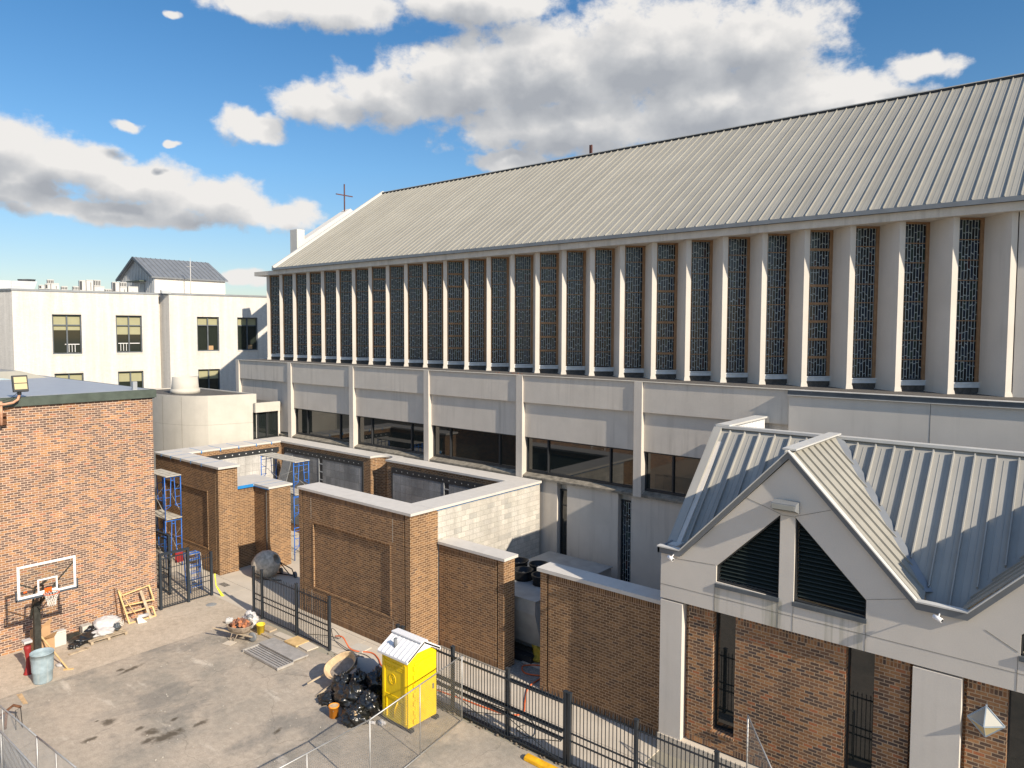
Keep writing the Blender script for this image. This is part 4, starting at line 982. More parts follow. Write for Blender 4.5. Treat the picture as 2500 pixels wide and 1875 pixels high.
tag(hl.build('conductor_head', 'unit_metal'), 'small metal rainwater hood on the parapet of the white building', 'rain hood')
# penthouse
ph = thing('roof_penthouse', 'grey clad penthouse with a dark gabled metal roof on the white building', 'penthouse', (-66.4, 30.8, 14.8))
def LP(o, s, z): return MW @ Vector((o, s, z))
PX0, PX1, PY0, PY1, PZE, PZR = -69.8, -63.0, 27.6, 34.0, 16.5, 18.26; PXM = (PX0+PX1)/2
MB().prism([(PX0,PY0,14.7),(PX1,PY0,14.7),(PX1,PY0,PZE),(PXM,PY0,PZR-.1),(PX0,PY0,PZE)], (0,.1,0)).build('gable_wall', 'unit_metal', ph)
rb = MB()
for i in range(22):
    x = PX0+.15+i*.305; rb.box(x, x+.04, PY0-.03, PY0, 14.7, PZE-.05+(PZR-PZE)*(1-abs(x-PXM)/3.4))
rb.build('cladding_ribs', 'chiller_metal', ph)
B(PX0, PX1, PY0+.1, PY1, 14.7, PZE-.02).build('side_wall', 'white_plaster', ph)
rr = MB()
for (xe, sg_) in ((PX1+.2, 1), (PX0-.2, -1)):
    q = [(PXM, PY0-.25, PZR), (PXM, PY1+.2, PZR), (xe, PY1+.2, PZE-.10), (xe, PY0-.25, PZE-.10)]
    rr.prism([Vector(p) for p in (q if sg_ > 0 else q[::-1])], (0,0,.10))
y = PY0
while y < PY1+.1: rr.bar((PXM, y, PZR+.12), (PX1+.18, y, PZE+.03), .04, .05); y += .42
rr.build('roof', 'flashing_light', ph)
MB().bar((PXM, PY0-.28, PZR+.04), (PX1+.22, PY0-.28, PZE-.07), .08, .2).bar((PXM, PY0-.28, PZR+.04), (PX0-.22, PY0-.28, PZE-.07), .08, .2).build('rake_trim', 'flashing', ph)
B(-65.6, -64.7, PY0-.06, PY0-.03, 14.8, 16.0).build('door', 'flashing_light', ph)
B(-67.0, -64.4, PY0-.6, PY0-.03, 16.15, 16.25).build('door_canopy', 'flashing_green', ph)
at_ = thing('antenna_mast', 'thin pale antenna mast standing in front of the penthouse', 'antenna', tuple(LP(-2, 2.55, 14.9)))
MB().tube([LP(-2, 2.55, 14.8), LP(-2, 2.55, 17.9)], .035, 6).build('mast', 'unit_white', at_)
a_ = MB()
for ang in range(0, 360, 60): a_.tube([LP(-2, 2.55, 17.4), LP(-2, 2.55, 17.4)+Vector((.32*math.cos(R_(ang)), .32*math.sin(R_(ang)), .03))], .012, 4)
a_.tube([LP(-2, 2.55, 17.9), LP(-2, 2.55, 18.15)], .015, 4).build('aerials', 'unit_white', at_)
# rooftop units
ru = thing('rooftop_unit', 'large grey packaged air handler at the left corner of the white building roof', 'hvac unit', tuple(LP(-2.5, -9.5, 14.9)))
MB().box(-3.6, -1.5, -10.9, -10.16, 14.95, 15.66, MW).prism([LP(-1.5,-10.15,14.95), LP(-1.5,-8.75,14.95), LP(-1.5,-8.5,15.66), LP(-1.5,-10.15,15.66)][::-1], LP(-2,0,0)-LP(0,0,0)).build('casing', 'unit_metal', ru)
MB().lathe(tuple(LP(-2.3,-9.3,15.66)), [(.40,0),(.46,.16),(.42,.16),(.3,.05),(0,.05)], 16).lathe(tuple(LP(-2.6,-8.95,15.66)), [(.34,0),(.40,.2),(.36,.2),(.25,.05),(0,.05)], 16).build('fan_ring', 'unit_dark', ru)
MB().box(-1.5, -1.49, -10.0, -9.55, 15.2, 15.5, MW).box(-1.5, -1.49, -9.35, -8.95, 15.4, 15.58, MW).build('access_panel', 'unit_white', ru)
UN = [(-8.41,-8.04,15.11,15.41,'s','lowest left side-on unit of the first cluster'),(-7.87,-7.43,15.53,15.85,'g','topmost grilled unit of the first cluster'),(-8.0,-7.66,15.11,15.52,'s','middle side-on unit below the topmost grilled one in the first cluster'),(-7.62,-7.1,15.1,15.57,'p','front plain unit of the first cluster'),(-6.95,-6.54,15.07,15.37,'g','small grilled unit just right of the first cluster'),
 (-6.18,-5.78,15.08,15.4,'g','small grilled unit left of the two tall ones'),(-5.74,-5.3,15.07,15.88,'s','left one of the two tallest units'),(-5.26,-4.78,15.07,15.94,'p','right one of the two tallest units'),(-4.74,-4.27,15.48,15.95,'g','grilled unit stacked on the fan unit of the second cluster'),(-4.72,-4.02,15.05,15.46,'f','wide fan unit at the foot of the second cluster'),
 (-3.97,-3.5,15.04,15.26,'g','lowest small grilled unit between second and third cluster'),(-3.44,-2.94,15.04,15.85,'s','tall side-on unit of the third cluster'),(-2.89,-2.42,15.48,15.86,'g','upper grilled unit of the third cluster'),(-2.9,-2.4,15.03,15.47,'p','lower plain unit under the grilled one of the third cluster'),(-2.31,-1.59,15.01,15.53,'f','wide fan unit nearest the penthouse door')]
for (s0, s1, z0, z1, ty, lab) in UN:
    c = thing('condenser_unit', 'white rooftop condenser, ' + lab, 'hvac unit', tuple(LP(-1.8, s0, z0)), 'white condensers on the white building roof')
    MB().box(-2.3, -1.5, s0, s1, z0, z1-.02, MW).build('casing', 'unit_white', c)
    d = MB()
    if ty == 'g':
        n_ = 4
        for i in range(n_): d.box(-1.5, -1.49, s0+(s1-s0)*(i+.15)/n_, s0+(s1-s0)*(i+.75)/n_, z0+.05, z1-.08, MW)
    elif ty == 'f': d.prism([LP(-1.49, (s0+s1)/2+.16*math.cos(R_(a)), (z0+z1)/2+.16*math.sin(R_(a))) for a in range(0, 360, 24)], LP(.01,0,0)-LP(0,0,0))
    elif ty == 's': d.box(-1.5, -1.49, s0+.02, s0+(s1-s0)*.42, z0+.05, z1-.08, MW)
    else: d.box(-1.5, -1.49, s0+(s1-s0)*.6, s0+(s1-s0)*.68, z0+.05, z1-.2, MW)
    d.build('grille', 'unit_dark' if ty != 'f' else 'unit_metal', c)
    MB().box(-1.52, -1.48, s0, s1, z1-.05, z1, MW).build('trim', 'unit_white', c)
    MB().box(-2.2, -1.6, s0+.03, s0+.08, z0-.15, z0, MW).build('foot', 'unit_white', c); MB().box(-2.2, -1.6, s1-.08, s1-.03, z0-.15, z0, MW).build('foot', 'unit_white', c)

# ================================================================== left brick building
bb = thing('tall_brick_building', 'tall windowless building of mottled orange brick with a dark green parapet', 'building', (-36, 5, 0))
B(-46, -31.05, -25, 13.43, 0, 9.15).build('wall', 'brick_orange', bb)
B(-46.1, -30.93, -25, 13.55, 9.17, 9.50).build('parapet_flashing', 'flashing_green', bb)
pc = MB().box(-31.06, -31.0, 12.6, 13.5, 9.13, 9.17).build('parapet_edge', 'dark_trim', bb)
B(-46, -31.2, -25, 13.4, 9.49, 9.51).build('roof', 'unit_metal', bb)
B(-31.4, -31.25, 12.75, 12.92, 9.5, 9.85).build('roof_vent', 'unit_metal', bb)
mr_ = thing('metal_roof_hall', 'low grey-blue sheet metal roofs behind the tall brick wall', 'building', (-44, 11, 0))
MB().prism([(-47,-12,8.2),(-47,-12,9.9),(-47,11.9,9.9),(-47,16.0,8.6),(-47,16.0,8.2)][::-1], (4.5,0,0)).build('roof', 'metal_roof_pale', mr_)
MB().bar((-42.4,-12,9.95), (-42.4,11.0,9.55), .5, .1).bar((-42.4,11.0,9.55), (-42.4,15.0,8.72), .5, .1).build('ridge_flashing', 'can_blue', mr_)
MB().prism([(-42.4,9.6,8.7),(-42.4,9.6,9.05),(-42.4,13.4,8.95),(-42.4,14.4,8.5)][::-1], (3.2,0,0)).build('skylight_hood', 'white_plaster', mr_)
B(-46.5, -38, -12, 15.8, 0, 8.2).build('wall', 'stucco_clean', mr_)
# flood lamp on pipe
fl_ = thing('pole_floodlight', 'flood lamp on a tan bent pipe bracket above the brick parapet', 'lamp', (-30.9, 8.2, 8.6))
MB().tube([(-30.7,7.0,9.28),(-30.7,8.1,9.30),(-30.7,8.35,9.34),(-30.7,8.5,9.45),(-30.7,8.55,9.62),(-30.7,8.55,9.75)], .045, 10).build('pipe', 'pipe_tan', fl_)
MB().tube([(-30.75,7.98,8.55),(-30.75,7.98,9.40)], .05, 10).build('mounting_post', 'pipe_tan', fl_)
MB().box(-31.04,-30.80,7.80,8.16,8.55,8.60).box(-31.04,-30.80,7.80,8.16,8.85,8.90).box(-31.03,-30.97,7.75,8.2,8.5,8.95).box(-31.03,-30.99,7.2,7.8,8.6,8.9).build('wall_bracket', 'rusty_iron', fl_)
hm = MB(); HM = Matrix.Translation((-30.70,8.58,10.02)) @ Matrix.Rotation(R_(-14),4,'Y')
hm.box(-.06,.06,-.24,.24,-.30,.30,HM).build('housing', 'dark_trim', fl_)
MB().box(.06,.07,-.20,.20,.02,.24,HM).box(.06,.07,-.20,.20,-.22,-.01,HM).build('lens', 'lamp_lens', fl_)
MB().tube([(-30.7,8.55,9.62),(-30.7,8.55,9.78)], .07, 10).build('swivel', 'dark_trim', fl_)
MB().tube([(-30.72,8.5,9.7),(-30.75,8.3,9.5),(-30.76,8.02,9.42)], .008, 5).build('cable', 'hose_black', fl_)

# ================================================================== iron fences
def pickets(mb, x0, x1, y, z0, z1, sp=.115, spear=True):
    n_ = max(1, round((x1-x0)/sp))
    for i in range(1, n_):
        x = x0+(x1-x0)*i/n_; mb.box(x-.009, x+.009, y-.009, y+.009, z0, z1)
        if spear:
            mb.prism([(x-.018, y, z1), (x, y, z1+.08), (x+.018, y, z1)][::-1], (0,.012,0))
def iron_fence(name, label, posts, y, zt_=1.80, top=1.9, cat='fence', group=None, ph_=2.05, bt=.06):
    o = thing(name, label, cat, (posts[0], y, 0), group)
    for x in posts:
        B(x-.045, x+.045, y-.045, y+.045, 0, ph_).box(x-.055, x+.055, y-.055, y+.055, ph_, ph_+.03).build('post', 'iron_paint', o)
    for a, b_ in zip(posts[:-1], posts[1:]):
        p = MB(); pickets(p, a, b_, y, bt, top)
        for z in (zt_, .94, .72, bt+.02): p.box(a+.045, b_-.045, y-.018, y+.018, z-.015, z+.018)
        p.build('picket_panel', 'iron_paint', o)
    return o
iron_fence('iron_fence', 'short black iron picket fence in front of the courtyard entrance', [-27.57,-26.93,-24.42,-22.27], 15.9)
iron_fence('iron_fence', 'black iron picket fence with spear tops in front of the annex', [-11.22,-9.13,-6.95,-4.8,-2.6], 15.85)
gt = thing('sliding_gate', 'long black iron sliding gate with cross bracing behind the portable toilet', 'gate', (-16, 15.8, 0))
for x in (-18.35, -18.12, -15.74, -13.46, -11.36): B(x-.05, x+.05, 15.80, 15.90, 0, 2.05).box(x-.06, x+.06, 15.79, 15.91, 2.05, 2.08).build('post', 'iron_paint', gt)
p = MB(); pickets(p, -18.1, -11.4, 15.74, .08, 1.92)
for z in (1.80, .94, .72, .08): p.box(-18.1, -11.4, 15.715, 15.765, z-.02, z+.025)
p.build('picket_panel', 'iron_paint', gt)
p = MB()
for (a, b_) in ((-17.9,-15.75),(-15.7,-13.5),(-13.4,-11.4)):
    p.bar((a,15.70,.72),(b_,15.70,.08),.014,.02); p.bar((a,15.70,.1),(b_,15.70,.70),.014,.02)
p.build('cross_bracing', 'iron_paint', gt)
B(-18.1, -11.4, 15.80, 15.84, .92, .99).box(-18.1, -11.4, 15.80, 15.84, .70, .75).box(-17.5,-11.4,15.78,15.88,.03,.10).box(-13.3,-11.4,15.76,15.80,1.74,1.86).build('track_rail', 'iron_paint', gt)
# small gates beside the tall brick wall (line along Y)
sg = thing('iron_side_gate', 'black iron mesh gate with heavy frame at the corner of the tall brick wall', 'gate', (-31.05, 14.2, 0))
f = B(-31.1,-31.0,13.53,13.63,0,2.45).box(-31.1,-31.0,14.73,14.84,0,2.45).box(-31.1,-31.0,13.63,14.73,2.36,2.45).box(-31.08,-31.02,13.63,14.73,2.18,2.22)
f.build('frame', 'iron_paint', sg)
p = MB()
for i in range(1, 10): p.box(-31.06,-31.04,13.63+1.1*i/10-.008,13.63+1.1*i/10+.008,.05,2.2)
for z in (.08,.14,.72,.94,1.75): p.box(-31.07,-31.03,13.63,14.73,z-.01,z+.012)
p.build('bars', 'iron_paint', sg)
sp2 = thing('iron_fence', 'black iron fence bay with spear tops beside the side gate, blue scaffold frames behind it', 'fence', (-31.05, 15.4, 0))
B(-31.1,-31.0,15.79,15.89,0,2.03).build('post', 'iron_paint', sp2)
p = MB()
for i in range(1, 9): p.box(-31.06,-31.04,14.84+.95*i/9-.008,14.84+.95*i/9+.008,.05,1.95)
for z in (.1,.72,.94,1.78): p.box(-31.07,-31.03,14.84,15.79,z-.012,z+.014)
p.build('picket_panel', 'iron_paint', sp2)
bg2 = thing('iron_side_gate', 'second black iron gate with heavy frame behind the first, in front of the blue scaffold', 'gate', (-33.5, 15, 0))
B(-34.6,-34.5,14.6,14.7,0,2.75).box(-32.6,-32.5,14.6,14.7,0,2.75).box(-34.5,-32.6,14.6,14.7,2.66,2.75).build('frame', 'iron_paint', bg2)
p = MB(); pickets(p, -34.5, -32.6, 14.65, .05, 2.6, .115, False)
for z in (.1,.9,1.1,2.5): p.box(-34.5,-32.6,14.63,14.67,z,z+.03)
p.build('bars', 'iron_paint', bg2)
for k in range(5):
    bf = thing('steel_trestle', ['blue steel ladder frame nearest the iron side fence in the leaning stack','second ladder frame of the leaning stack behind the side fence','third ladder frame in the middle of the leaning stack','bare galvanised ladder frame, fourth in the leaning stack','last ladder frame at the back of the leaning stack'][k], 'scaffold frame', (-32.0-k*.11, 15.6, 0), 'stacked blue scaffold frames')
    x = -31.9-k*.12; f = MB()
    for y in (15.35, 15.9): f.tube([(x, y, .0), (x-.25, y, 1.75)], .022, 6)
    for q in (.25,.55,.85,1.15,1.45,1.73): f.tube([(x-.25*q/1.75, 15.35, q), (x-.25*q/1.75, 15.9, q)], .014, 5)
    f.build('frame', 'blue_paint' if k % 3 else 'galvanised', bf)
rg = thing('red_sheet', 'small red sheet hanging among the stacked scaffold frames', 'cloth', (-32.6,15.3,1.3))
MB().box(-32.75,-32.70,15.0,15.35,1.35,1.8).build('cloth', 'red_plastic', rg)

# ================================================================== chain link fences
def chain(name, label, P, h, group=None, mid=True, sp=.07, wr=.0027):
    """P: list of base points; panels between them"""
    o = thing(name, label, 'fence', P[0], group)
    for i, (a, b_) in enumerate(zip(P[:-1], P[1:])):
        a = Vector(a); b_ = Vector(b_); d = b_-a; L_ = d.length; d.normalize(); up = Vector((0,0,1))
        f = MB().tube([a+up*.03, a+up*h], .021, 8).tube([a+up*h, b_+up*h], .019, 8).tube([a+up*.05, b_+up*.05], .017, 8)
        if i == len(P)-2: f.tube([b_, b_+up*h], .021, 8)
        if mid: f.tube([a+d*L_/2+up*.05, a+d*L_/2+up*h], .016, 8)
        f.build('frame', 'galvanised', o)
        w = MB(); t = -h
        while t < L_:
            for sgn in (1, -1):
                x0, x1, z0, z1 = t, t+h, 0, h
                if x0 < 0: z0 = -x0; x0 = 0
                if x1 > L_: z1 = h-(x1-L_); x1 = L_
                if x1-x0 > .02:
                    if sgn == 1: A_ = a+d*x0+up*z0; B_ = a+d*x1+up*z1
                    else: A_ = a+d*x0+up*(h-z0); B_ = a+d*x1+up*(h-z1)
                    w.tube([A_+up*.02, B_+up*.02], wr, 3, cap=False)
            t += sp
        w.build('wire_mesh', 'chain_wire', o)
    return o
chain('chain_link_fence', 'grey chain link panel fence running past the yellow portable toilet', [(-15.05,15.55,0),(-14.3,11.4,0),(-14.2,7.6,0)], 2.08)
chain('chain_link_fence', 'chain link fence in the lower left corner of the yard', [(-25.0,5.55,0),(-20.4,5.80,0),(-18.2,5.95,0),(-17.9,4.5,0)], 1.82, mid=True)
chain('chain_link_fence', 'second chain link panel standing just behind the lower left fence line', [(-24.5,5.25,0),(-18.3,5.35,0)], 1.80, sp=.09)
tf = thing('chain_link_fence', 'peaked chain link panel standing in front of the annex brickwork', 'fence', (-6.6, 17, 0))
MB().tube([(-6.75,17.2,0),(-6.75,17.2,2.45)], .022, 8).tube([(-6.75,17.2,2.45),(-5.3,15.95,1.4)], .02, 8).tube([(-5.3,15.95,0),(-5.3,15.95,1.45)], .022, 8).build('frame', 'galvanised', tf)
w = MB(); 
for i in range(44):
    t = i/44; A_ = Vector((-6.75,17.2,0)).lerp(Vector((-5.3,15.95,0)), t); ht = 2.45+(1.4-2.45)*t
    t2 = min(1, t+.45); Bq = Vector((-6.75,17.2,0)).lerp(Vector((-5.3,15.95,0)), t2); h2 = 2.45+(1.4-2.45)*t2
    w.tube([A_, Bq+Vector((0,0,h2*min(1,(t2-t)/.45)))], .0022, 3, cap=False)
    t3 = max(0, t-.45); Bq = Vector((-6.75,17.2,0)).lerp(Vector((-5.3,15.95,0)), t3); w.tube([A_, Bq+Vector((0,0,(2.45+(1.4-2.45)*t3)*min(1,(t-t3)/.45)))], .0022, 3, cap=False)
w.build('wire_mesh', 'chain_wire', tf)

# ================================================================== portable toilet
pt_ = thing('portable_toilet', 'bright yellow portable toilet with a white ribbed gable roof', 'toilet', (-16.45, 14.6, 0))
px0, px1, py0, py1 = -17.05, -15.85, 14.08, 15.25
B(px0, px1, py0, py1, .10, 2.12).prism([(px1-.0, py0, 2.12), (px1, (py0+py1)/2-.25, 2.38), (px1, (py0+py1)/2+.25, 2.38), (px1, py1, 2.12)], (px0-px1, 0, 0)).build('body', 'potty_yellow', pt_, bevel=.02)
# door side faces +X
dr_ = MB().box(px1, px1+.03, py0+.26, py1-.12, .2, 2.02)
dr_.build('door', 'potty_yellow', pt_, bevel=.012)
MB().prism([(px1+.03, (py0+py1)/2+.07+.36*math.cos(R_(a)), 1.62+.42*math.sin(R_(a))) for a in range(0, 181, 15)][::-1] + [], (.012,0,0)).box(px1+.03, px1+.042, py0+.36, py1-.21, .35, 1.5).build('door_panel', 'potty_yellow', pt_, bevel=.008)
hg = MB()
for i in range(7): hg.box(px1, px1+.05, py0+.18, py0+.25, .2+i*.27, .34+i*.27)
hg.build('hinge', 'potty_yellow', pt_, bevel=.008)
sd = MB().box(px0+.08, px0+.16, py0-.025, py0, .2, 2.0).box(px1-.16, px1-.08, py0-.025, py0, .2, 2.0).box(px0+.16, px1-.16, py0-.02, py0, .82, .92).box(px0+.16, px1-.16, py0-.02, py0, 1.88, 1.95).box(px0+.16, px0+.62, py0-.015, py0, 1.74, 1.77).box(px0+.16, px0+.62, py0-.015, py0, 1.80, 1.83).box(px0+.70, px1-.16, py0-.015, py0, 1.74, 1.77).box(px0+.70, px1-.16, py0-.015, py0, 1.80, 1.83)
sd.tube([(px0+.5+.14*math.cos(R_(a)), py0-.008, 1.42+.16*math.sin(R_(a))) for a in range(0, 360, 20)], .010, 5, closed=True).tube([(px0+.5+.08*math.cos(R_(a)), py0-.008, 1.42+.09*math.sin(R_(a))) for a in range(0, 360, 20)], .008, 5, closed=True)
sd.box(px0+.22, px0+.25, py0-.03, py0, .2, .82).tube([(px0+.55, py0-.005, .25), (px0+.62, py0-.02, .55), (px0+.75, py0-.005, .8)], .02, 6)
sd.build('side_ribs', 'potty_yellow', pt_)
ry = (py0+py1)/2; rt = MB()
for sg_ in (-1, 1):
    ye = ry+sg_*.70
    q = [(px0-.07, ry, 2.62), (px1+.09, ry, 2.62), (px1+.09, ye, 2.20), (px0-.07, ye, 2.20)]
    if sg_ == 1: q = q[::-1]
    rt.prism([Vector(p) for p in q], (0,0,-.07))
    for i in range(8):
        x = px0-.05+i*(px1-px0+.10)/7
        rt.bar((x, ry+sg_*.10, 2.625-.06), (x, ye, 2.225), .03, .014)
rt.box(px0-.07, px1+.09, ry-.14, ry+.14, 2.585, 2.63)
rt.build('roof', 'potty_roof', pt_, bevel=.01)
MB().prism([(px1+.06, ry-.66, 2.15), (px1+.06, ry-.66, 2.24), (px1+.06, ry, 2.62), (px1+.06, ry+.66, 2.24), (px1+.06, ry+.66, 2.15), (px1+.06, ry+.30, 2.36), (px1+.06, ry-.30, 2.36)][::-1], (.03,0,0)).build('roof_trim', 'potty_roof', pt_)
MB().tube([(px0+.45, ry-.42, 2.3), (px0+.45, ry-.42, 2.62)], .055, 14).build('vent_pipe', 'plastic_grey', pt_)
MB().box(px1+.03, px1+.06, py1-.22, py1-.17, 1.0, 1.16).build('latch', 'plastic_grey', pt_)
MB().box(px0-.02, px1+.1, py0+.0, py0+.14, 0, .10).box(px0-.02, px1+.1, py1-.14, py1, 0, .10).build('skid', 'dark_trim', pt_)

# ================================================================== basketball hoop
bh = thing('basketball_hoop', 'basketball hoop with clear backboard on a dark pole before the orange brick wall', 'basketball hoop', (-29.0, 8.35, 0))
bx = -28.0; y0, y1, z0, z1 = 7.52, 9.34, 2.90, 4.04
B(bx-.012, bx, y0, y1, z0, z1).build('backboard', 'backboard_glass', bh)
f = MB()
def ring(mb, ya, yb, za, zb, t, x=bx+.004, d=.012):
    mb.box(x, x+d, ya, yb, za, za+t).box(x, x+d, ya, yb, zb-t, zb).box(x, x+d, ya, ya+t, za+t, zb-t).box(x, x+d, yb-t, yb, za+t, zb-t)
ring(f, y0+.02, y1-.02, z0+.02, z1, .075, d=.02); ring(f, 8.13, 8.74, z0+.10, z0+.56, .05)
f.build('backboard_border', 'board_white', bh)
MB().box(bx-.03, bx+.035, y0-.03, y1+.03, z0-.05, z0+.02).box(bx-.03, bx+.035, y0-.04, y0+.0, z0-.05, z0+.30).box(bx-.03, bx+.035, y1, y1+.04, z0-.05, z0+.30).build('edge_pad', 'board_pad', bh)
rc = (bx+.38, 8.43, 3.02)
MB().tube([(rc[0]+.23*math.cos(R_(a)), rc[1]+.23*math.sin(R_(a)), rc[2]) for a in range(0, 360, 15)], .012, 6, closed=True).box(bx+.02, bx+.05, 8.33, 8.55, 2.93, 3.12).bar((bx+.03,8.40,3.0),(bx+.18,8.36,3.02),.03,.02).bar((bx+.03,8.47,3.0),(bx+.18,8.5,3.02),.03,.02).build('rim', 'rim_orange', bh)
nt_ = MB(); N2 = 14
lv_ = [(.225,0),(.19,-.10),(.155,-.20),(.13,-.30),(.125,-.42)]
for k in range(len(lv_)-1):
    for i in range(N2):
        for dsh in (-.5, .5):
            a0 = 2*math.pi*(i+(k % 2)*.5)/N2; a1 = a0+2*math.pi*dsh/N2
            nt_.tube([(rc[0]+lv_[k][0]*math.cos(a0), rc[1]+lv_[k][0]*math.sin(a0), rc[2]+lv_[k][1]), (rc[0]+lv_[k+1][0]*math.cos(a1), rc[1]+lv_[k+1][0]*math.sin(a1), rc[2]+lv_[k+1][1])], .0055, 3, cap=False)
nt_.build('net', 'net_white', bh)
B(-29.22, -29.02, 8.30, 8.50, .0, 2.35).build('pole', 'pole_dark', bh)
ar = MB()
for y in (8.28, 8.52):
    ar.bar((-29.12, y, 2.25), (bx-.03, y, 2.98), .045, .09); ar.bar((-29.35, y, 1.72), (-28.75, y, 3.0), .05, .07)
ar.bar((-28.75,8.28,3.0),(-28.75,8.52,3.0),.05,.05).bar((-28.75,8.4,3.0),(bx-.03,8.4,3.35),.05,.06)
ar.build('arm', 'pole_dark', bh)
MB().bar((bx-.05, 8.3, 3.0), (bx-.04, 7.62, 3.42), .03, .04).bar((bx-.05, 8.5, 3.0), (bx-.04, 9.26, 3.80), .03, .04).build('stay', 'pole_dark', bh)
MB().box(bx-.014, bx+.002, 7.72, 7.82, 3.10, 3.15).build('sticker', 'rim_orange', bh)

# ================================================================== things along the brick wall
tc_ = thing('trash_can', 'pale blue galvanised trash can standing in front of the hoop pole', 'trash can', (-27.75, 8.12, 0))
MB().lathe((-27.72,8.12,0), [(.27,0),(.285,.05),(.30,.35),(.325,.40),(.325,.43),(.335,.8),(.35,.85),(.352,1.0),(.365,1.0),(.365,1.03),(.345,1.03),(.33,.9),(.28,.08),(0,.06)], 32).build('body', 'can_blue', tc_)
rcn = thing('red_stand', 'faded red plastic stand with a broad base behind the blue trash can', 'stand', (-28.75, 8.0, 0))
MB().lathe((-28.72,7.98,0), [(.15,0),(.15,.03),(.11,.10),(.07,.3),(.06,.5),(.11,.9),(.11,1.0),(0,1.0)], 18).build('body', 'red_plastic', rcn)
MB().box(-28.9,-28.6,7.85,8.1,1.12,1.2).build('cap', 'white_bag', rcn)
cbx = thing('cardboard_box', 'opened brown cardboard box beside the hoop pole', 'box', (-30.2, 8.8, 0))
MB().box(-30.6,-30.55,8.6,9.25,0,.85).box(-30.55,-30.0,8.6,8.64,0,.6).box(-30.0,-29.96,8.6,9.2,0,.55).build('sides', 'cardboard', cbx)
MB().prism([(-30.0,8.65,.55),(-30.0,9.2,.55),(-29.75,9.25,.85),(-29.8,8.75,.7)], (.01,0,.01)).build('flap', 'cardboard', cbx)
MB().prism([(-30.58,8.9,.85),(-30.58,9.25,.85),(-30.5,9.3,1.15)], (.01,0,.0)).build('flap', 'cardboard', cbx)
pb = thing('foam_block', 'upright pale grey block leaning near the brick wall', 'block', (-30.45, 9.55, 0))
MB().box(-30.6,-30.35,9.28,9.72,0,.5).box(-30.6,-30.35,9.34,9.72,.5,.57).build('block', 'coping_stone', pb, bevel=.02)
gb_ = thing('grey_crate', 'small dark crate lying behind the black sack by the brick wall', 'crate', (-30.7, 10.0, 0))
MB().box(-30.9,-30.6,9.8,10.3,0,.18).box(-30.85,-30.65,9.85,10.25,.18,.2).build('box', 'pole_dark', gb_)
tb = thing('white_paper', 'crumpled white paper on the concrete right of the trash can', 'paper', (-28.6, 8.95, 0))
MB().blob((-28.6,8.92,.03),(.16,.13,.04),seed=4,amp=.5,nu=14,nv=8).build('sheet', 'white_bag', tb)
stk = thing('wooden_prop', 'thin wooden batten leaning from the ground against the cardboard box', 'batten', (-28.0, 9.0, 0))
MB().bar((-28.0,8.98,.03),(-29.9,8.75,.75),.05,.025).bar((-28.1,8.88,.02),(-27.9,9.12,.02),.09,.03).build('stick', 'pine', stk)
pal = thing('pallet', 'wooden pallet carrying wrapped sacks against the brick wall', 'pallet', (-30.2, 11, 0))
p = MB()
for i in range(7): x = -30.85+i*.2; p.box(x, x+.13, 10.25, 11.6, .11, .13)
for y in (10.27, 10.87, 11.5): p.box(-30.85, -29.5, y, y+.09, .02, .11)
p.build('deck', 'weathered_wood', pal)
wsk = thing('wrapped_sack', 'large sack wrapped in white plastic on the pallet', 'sack', (-30.4, 11.1, .13))
MB().blob((-30.35,11.15,.36),(.38,.42,.28),seed=11,amp=.35,fr=1.8,flat=.8,ridge=.25).blob((-30.0,10.9,.22),(.3,.38,.14),seed=12,amp=.4,flat=.6,ridge=.3).build('wrap', 'white_bag', wsk)
ws2 = thing('wrapped_sack', 'small pile of tangled white rope right of the wrapped sack', 'rope', (-30.2, 11.55, .13))
r_ = MB()
for i in range(7):
    c = Vector((-30.3+random.uniform(-.1,.1), 11.5+random.uniform(-.08,.08), .2+i*.035)); a0 = random.random()*6
    r_.tube([c+Vector((.18*math.cos(t*.7+a0), .16*math.sin(t*.7+a0), .03*math.sin(t*1.9))) for t in range(9)], .013, 5, closed=True)
r_.build('coil', 'rope_white', ws2)
cbk = thing('concrete_block', 'grey hollow concrete block on the left end of the pallet', 'block', (-30.7, 10.5, .13))
B(-30.85,-30.55,10.35,10.7,.13,.42).build('block', 'block_grey', cbk)
bs = thing('black_sack', 'crumpled black plastic sack spilling off the left of the pallet', 'sack', (-29.95, 10.1, 0))
MB().blob((-30.05,10.2,.13),(.28,.42,.16),seed=21,amp=.5,fr=2.4,flat=.7,ridge=.4).blob((-29.75,9.82,.08),(.16,.22,.09),seed=22,amp=.6,flat=.7).blob((-30.5,10.75,.25),(.2,.3,.15),seed=23,amp=.5).build('plastic', 'black_plastic', bs)
sb2 = thing('black_sack', 'small dark bundle tucked on the right side of the wrapped sack', 'bundle', (-29.95, 11.35, .13))
MB().blob((-29.9,11.35,.28),(.12,.13,.15),seed=25,amp=.4,flat=.8).build('bundle', 'flashing', sb2)
for (x, y, a, lab) in ((-29.3,9.75,.5,'short offcut of board lying in front of the black sack'),(-29.55,9.95,-.6,'short thick wood offcut under the black sack end'),(-30.85,10.1,.2,'short plank lying between the wall and the black sack')):
    o = thing('wood_offcut', lab, 'offcut', (x, y, 0), 'wood offcuts by the pallet')
    MB().box(-.32,.32,-.07,.07,.005,.035,Matrix.Translation((x,y,0))@Matrix.Rotation(a+1.2,4,'Z')).build('board', 'weathered_wood', o)
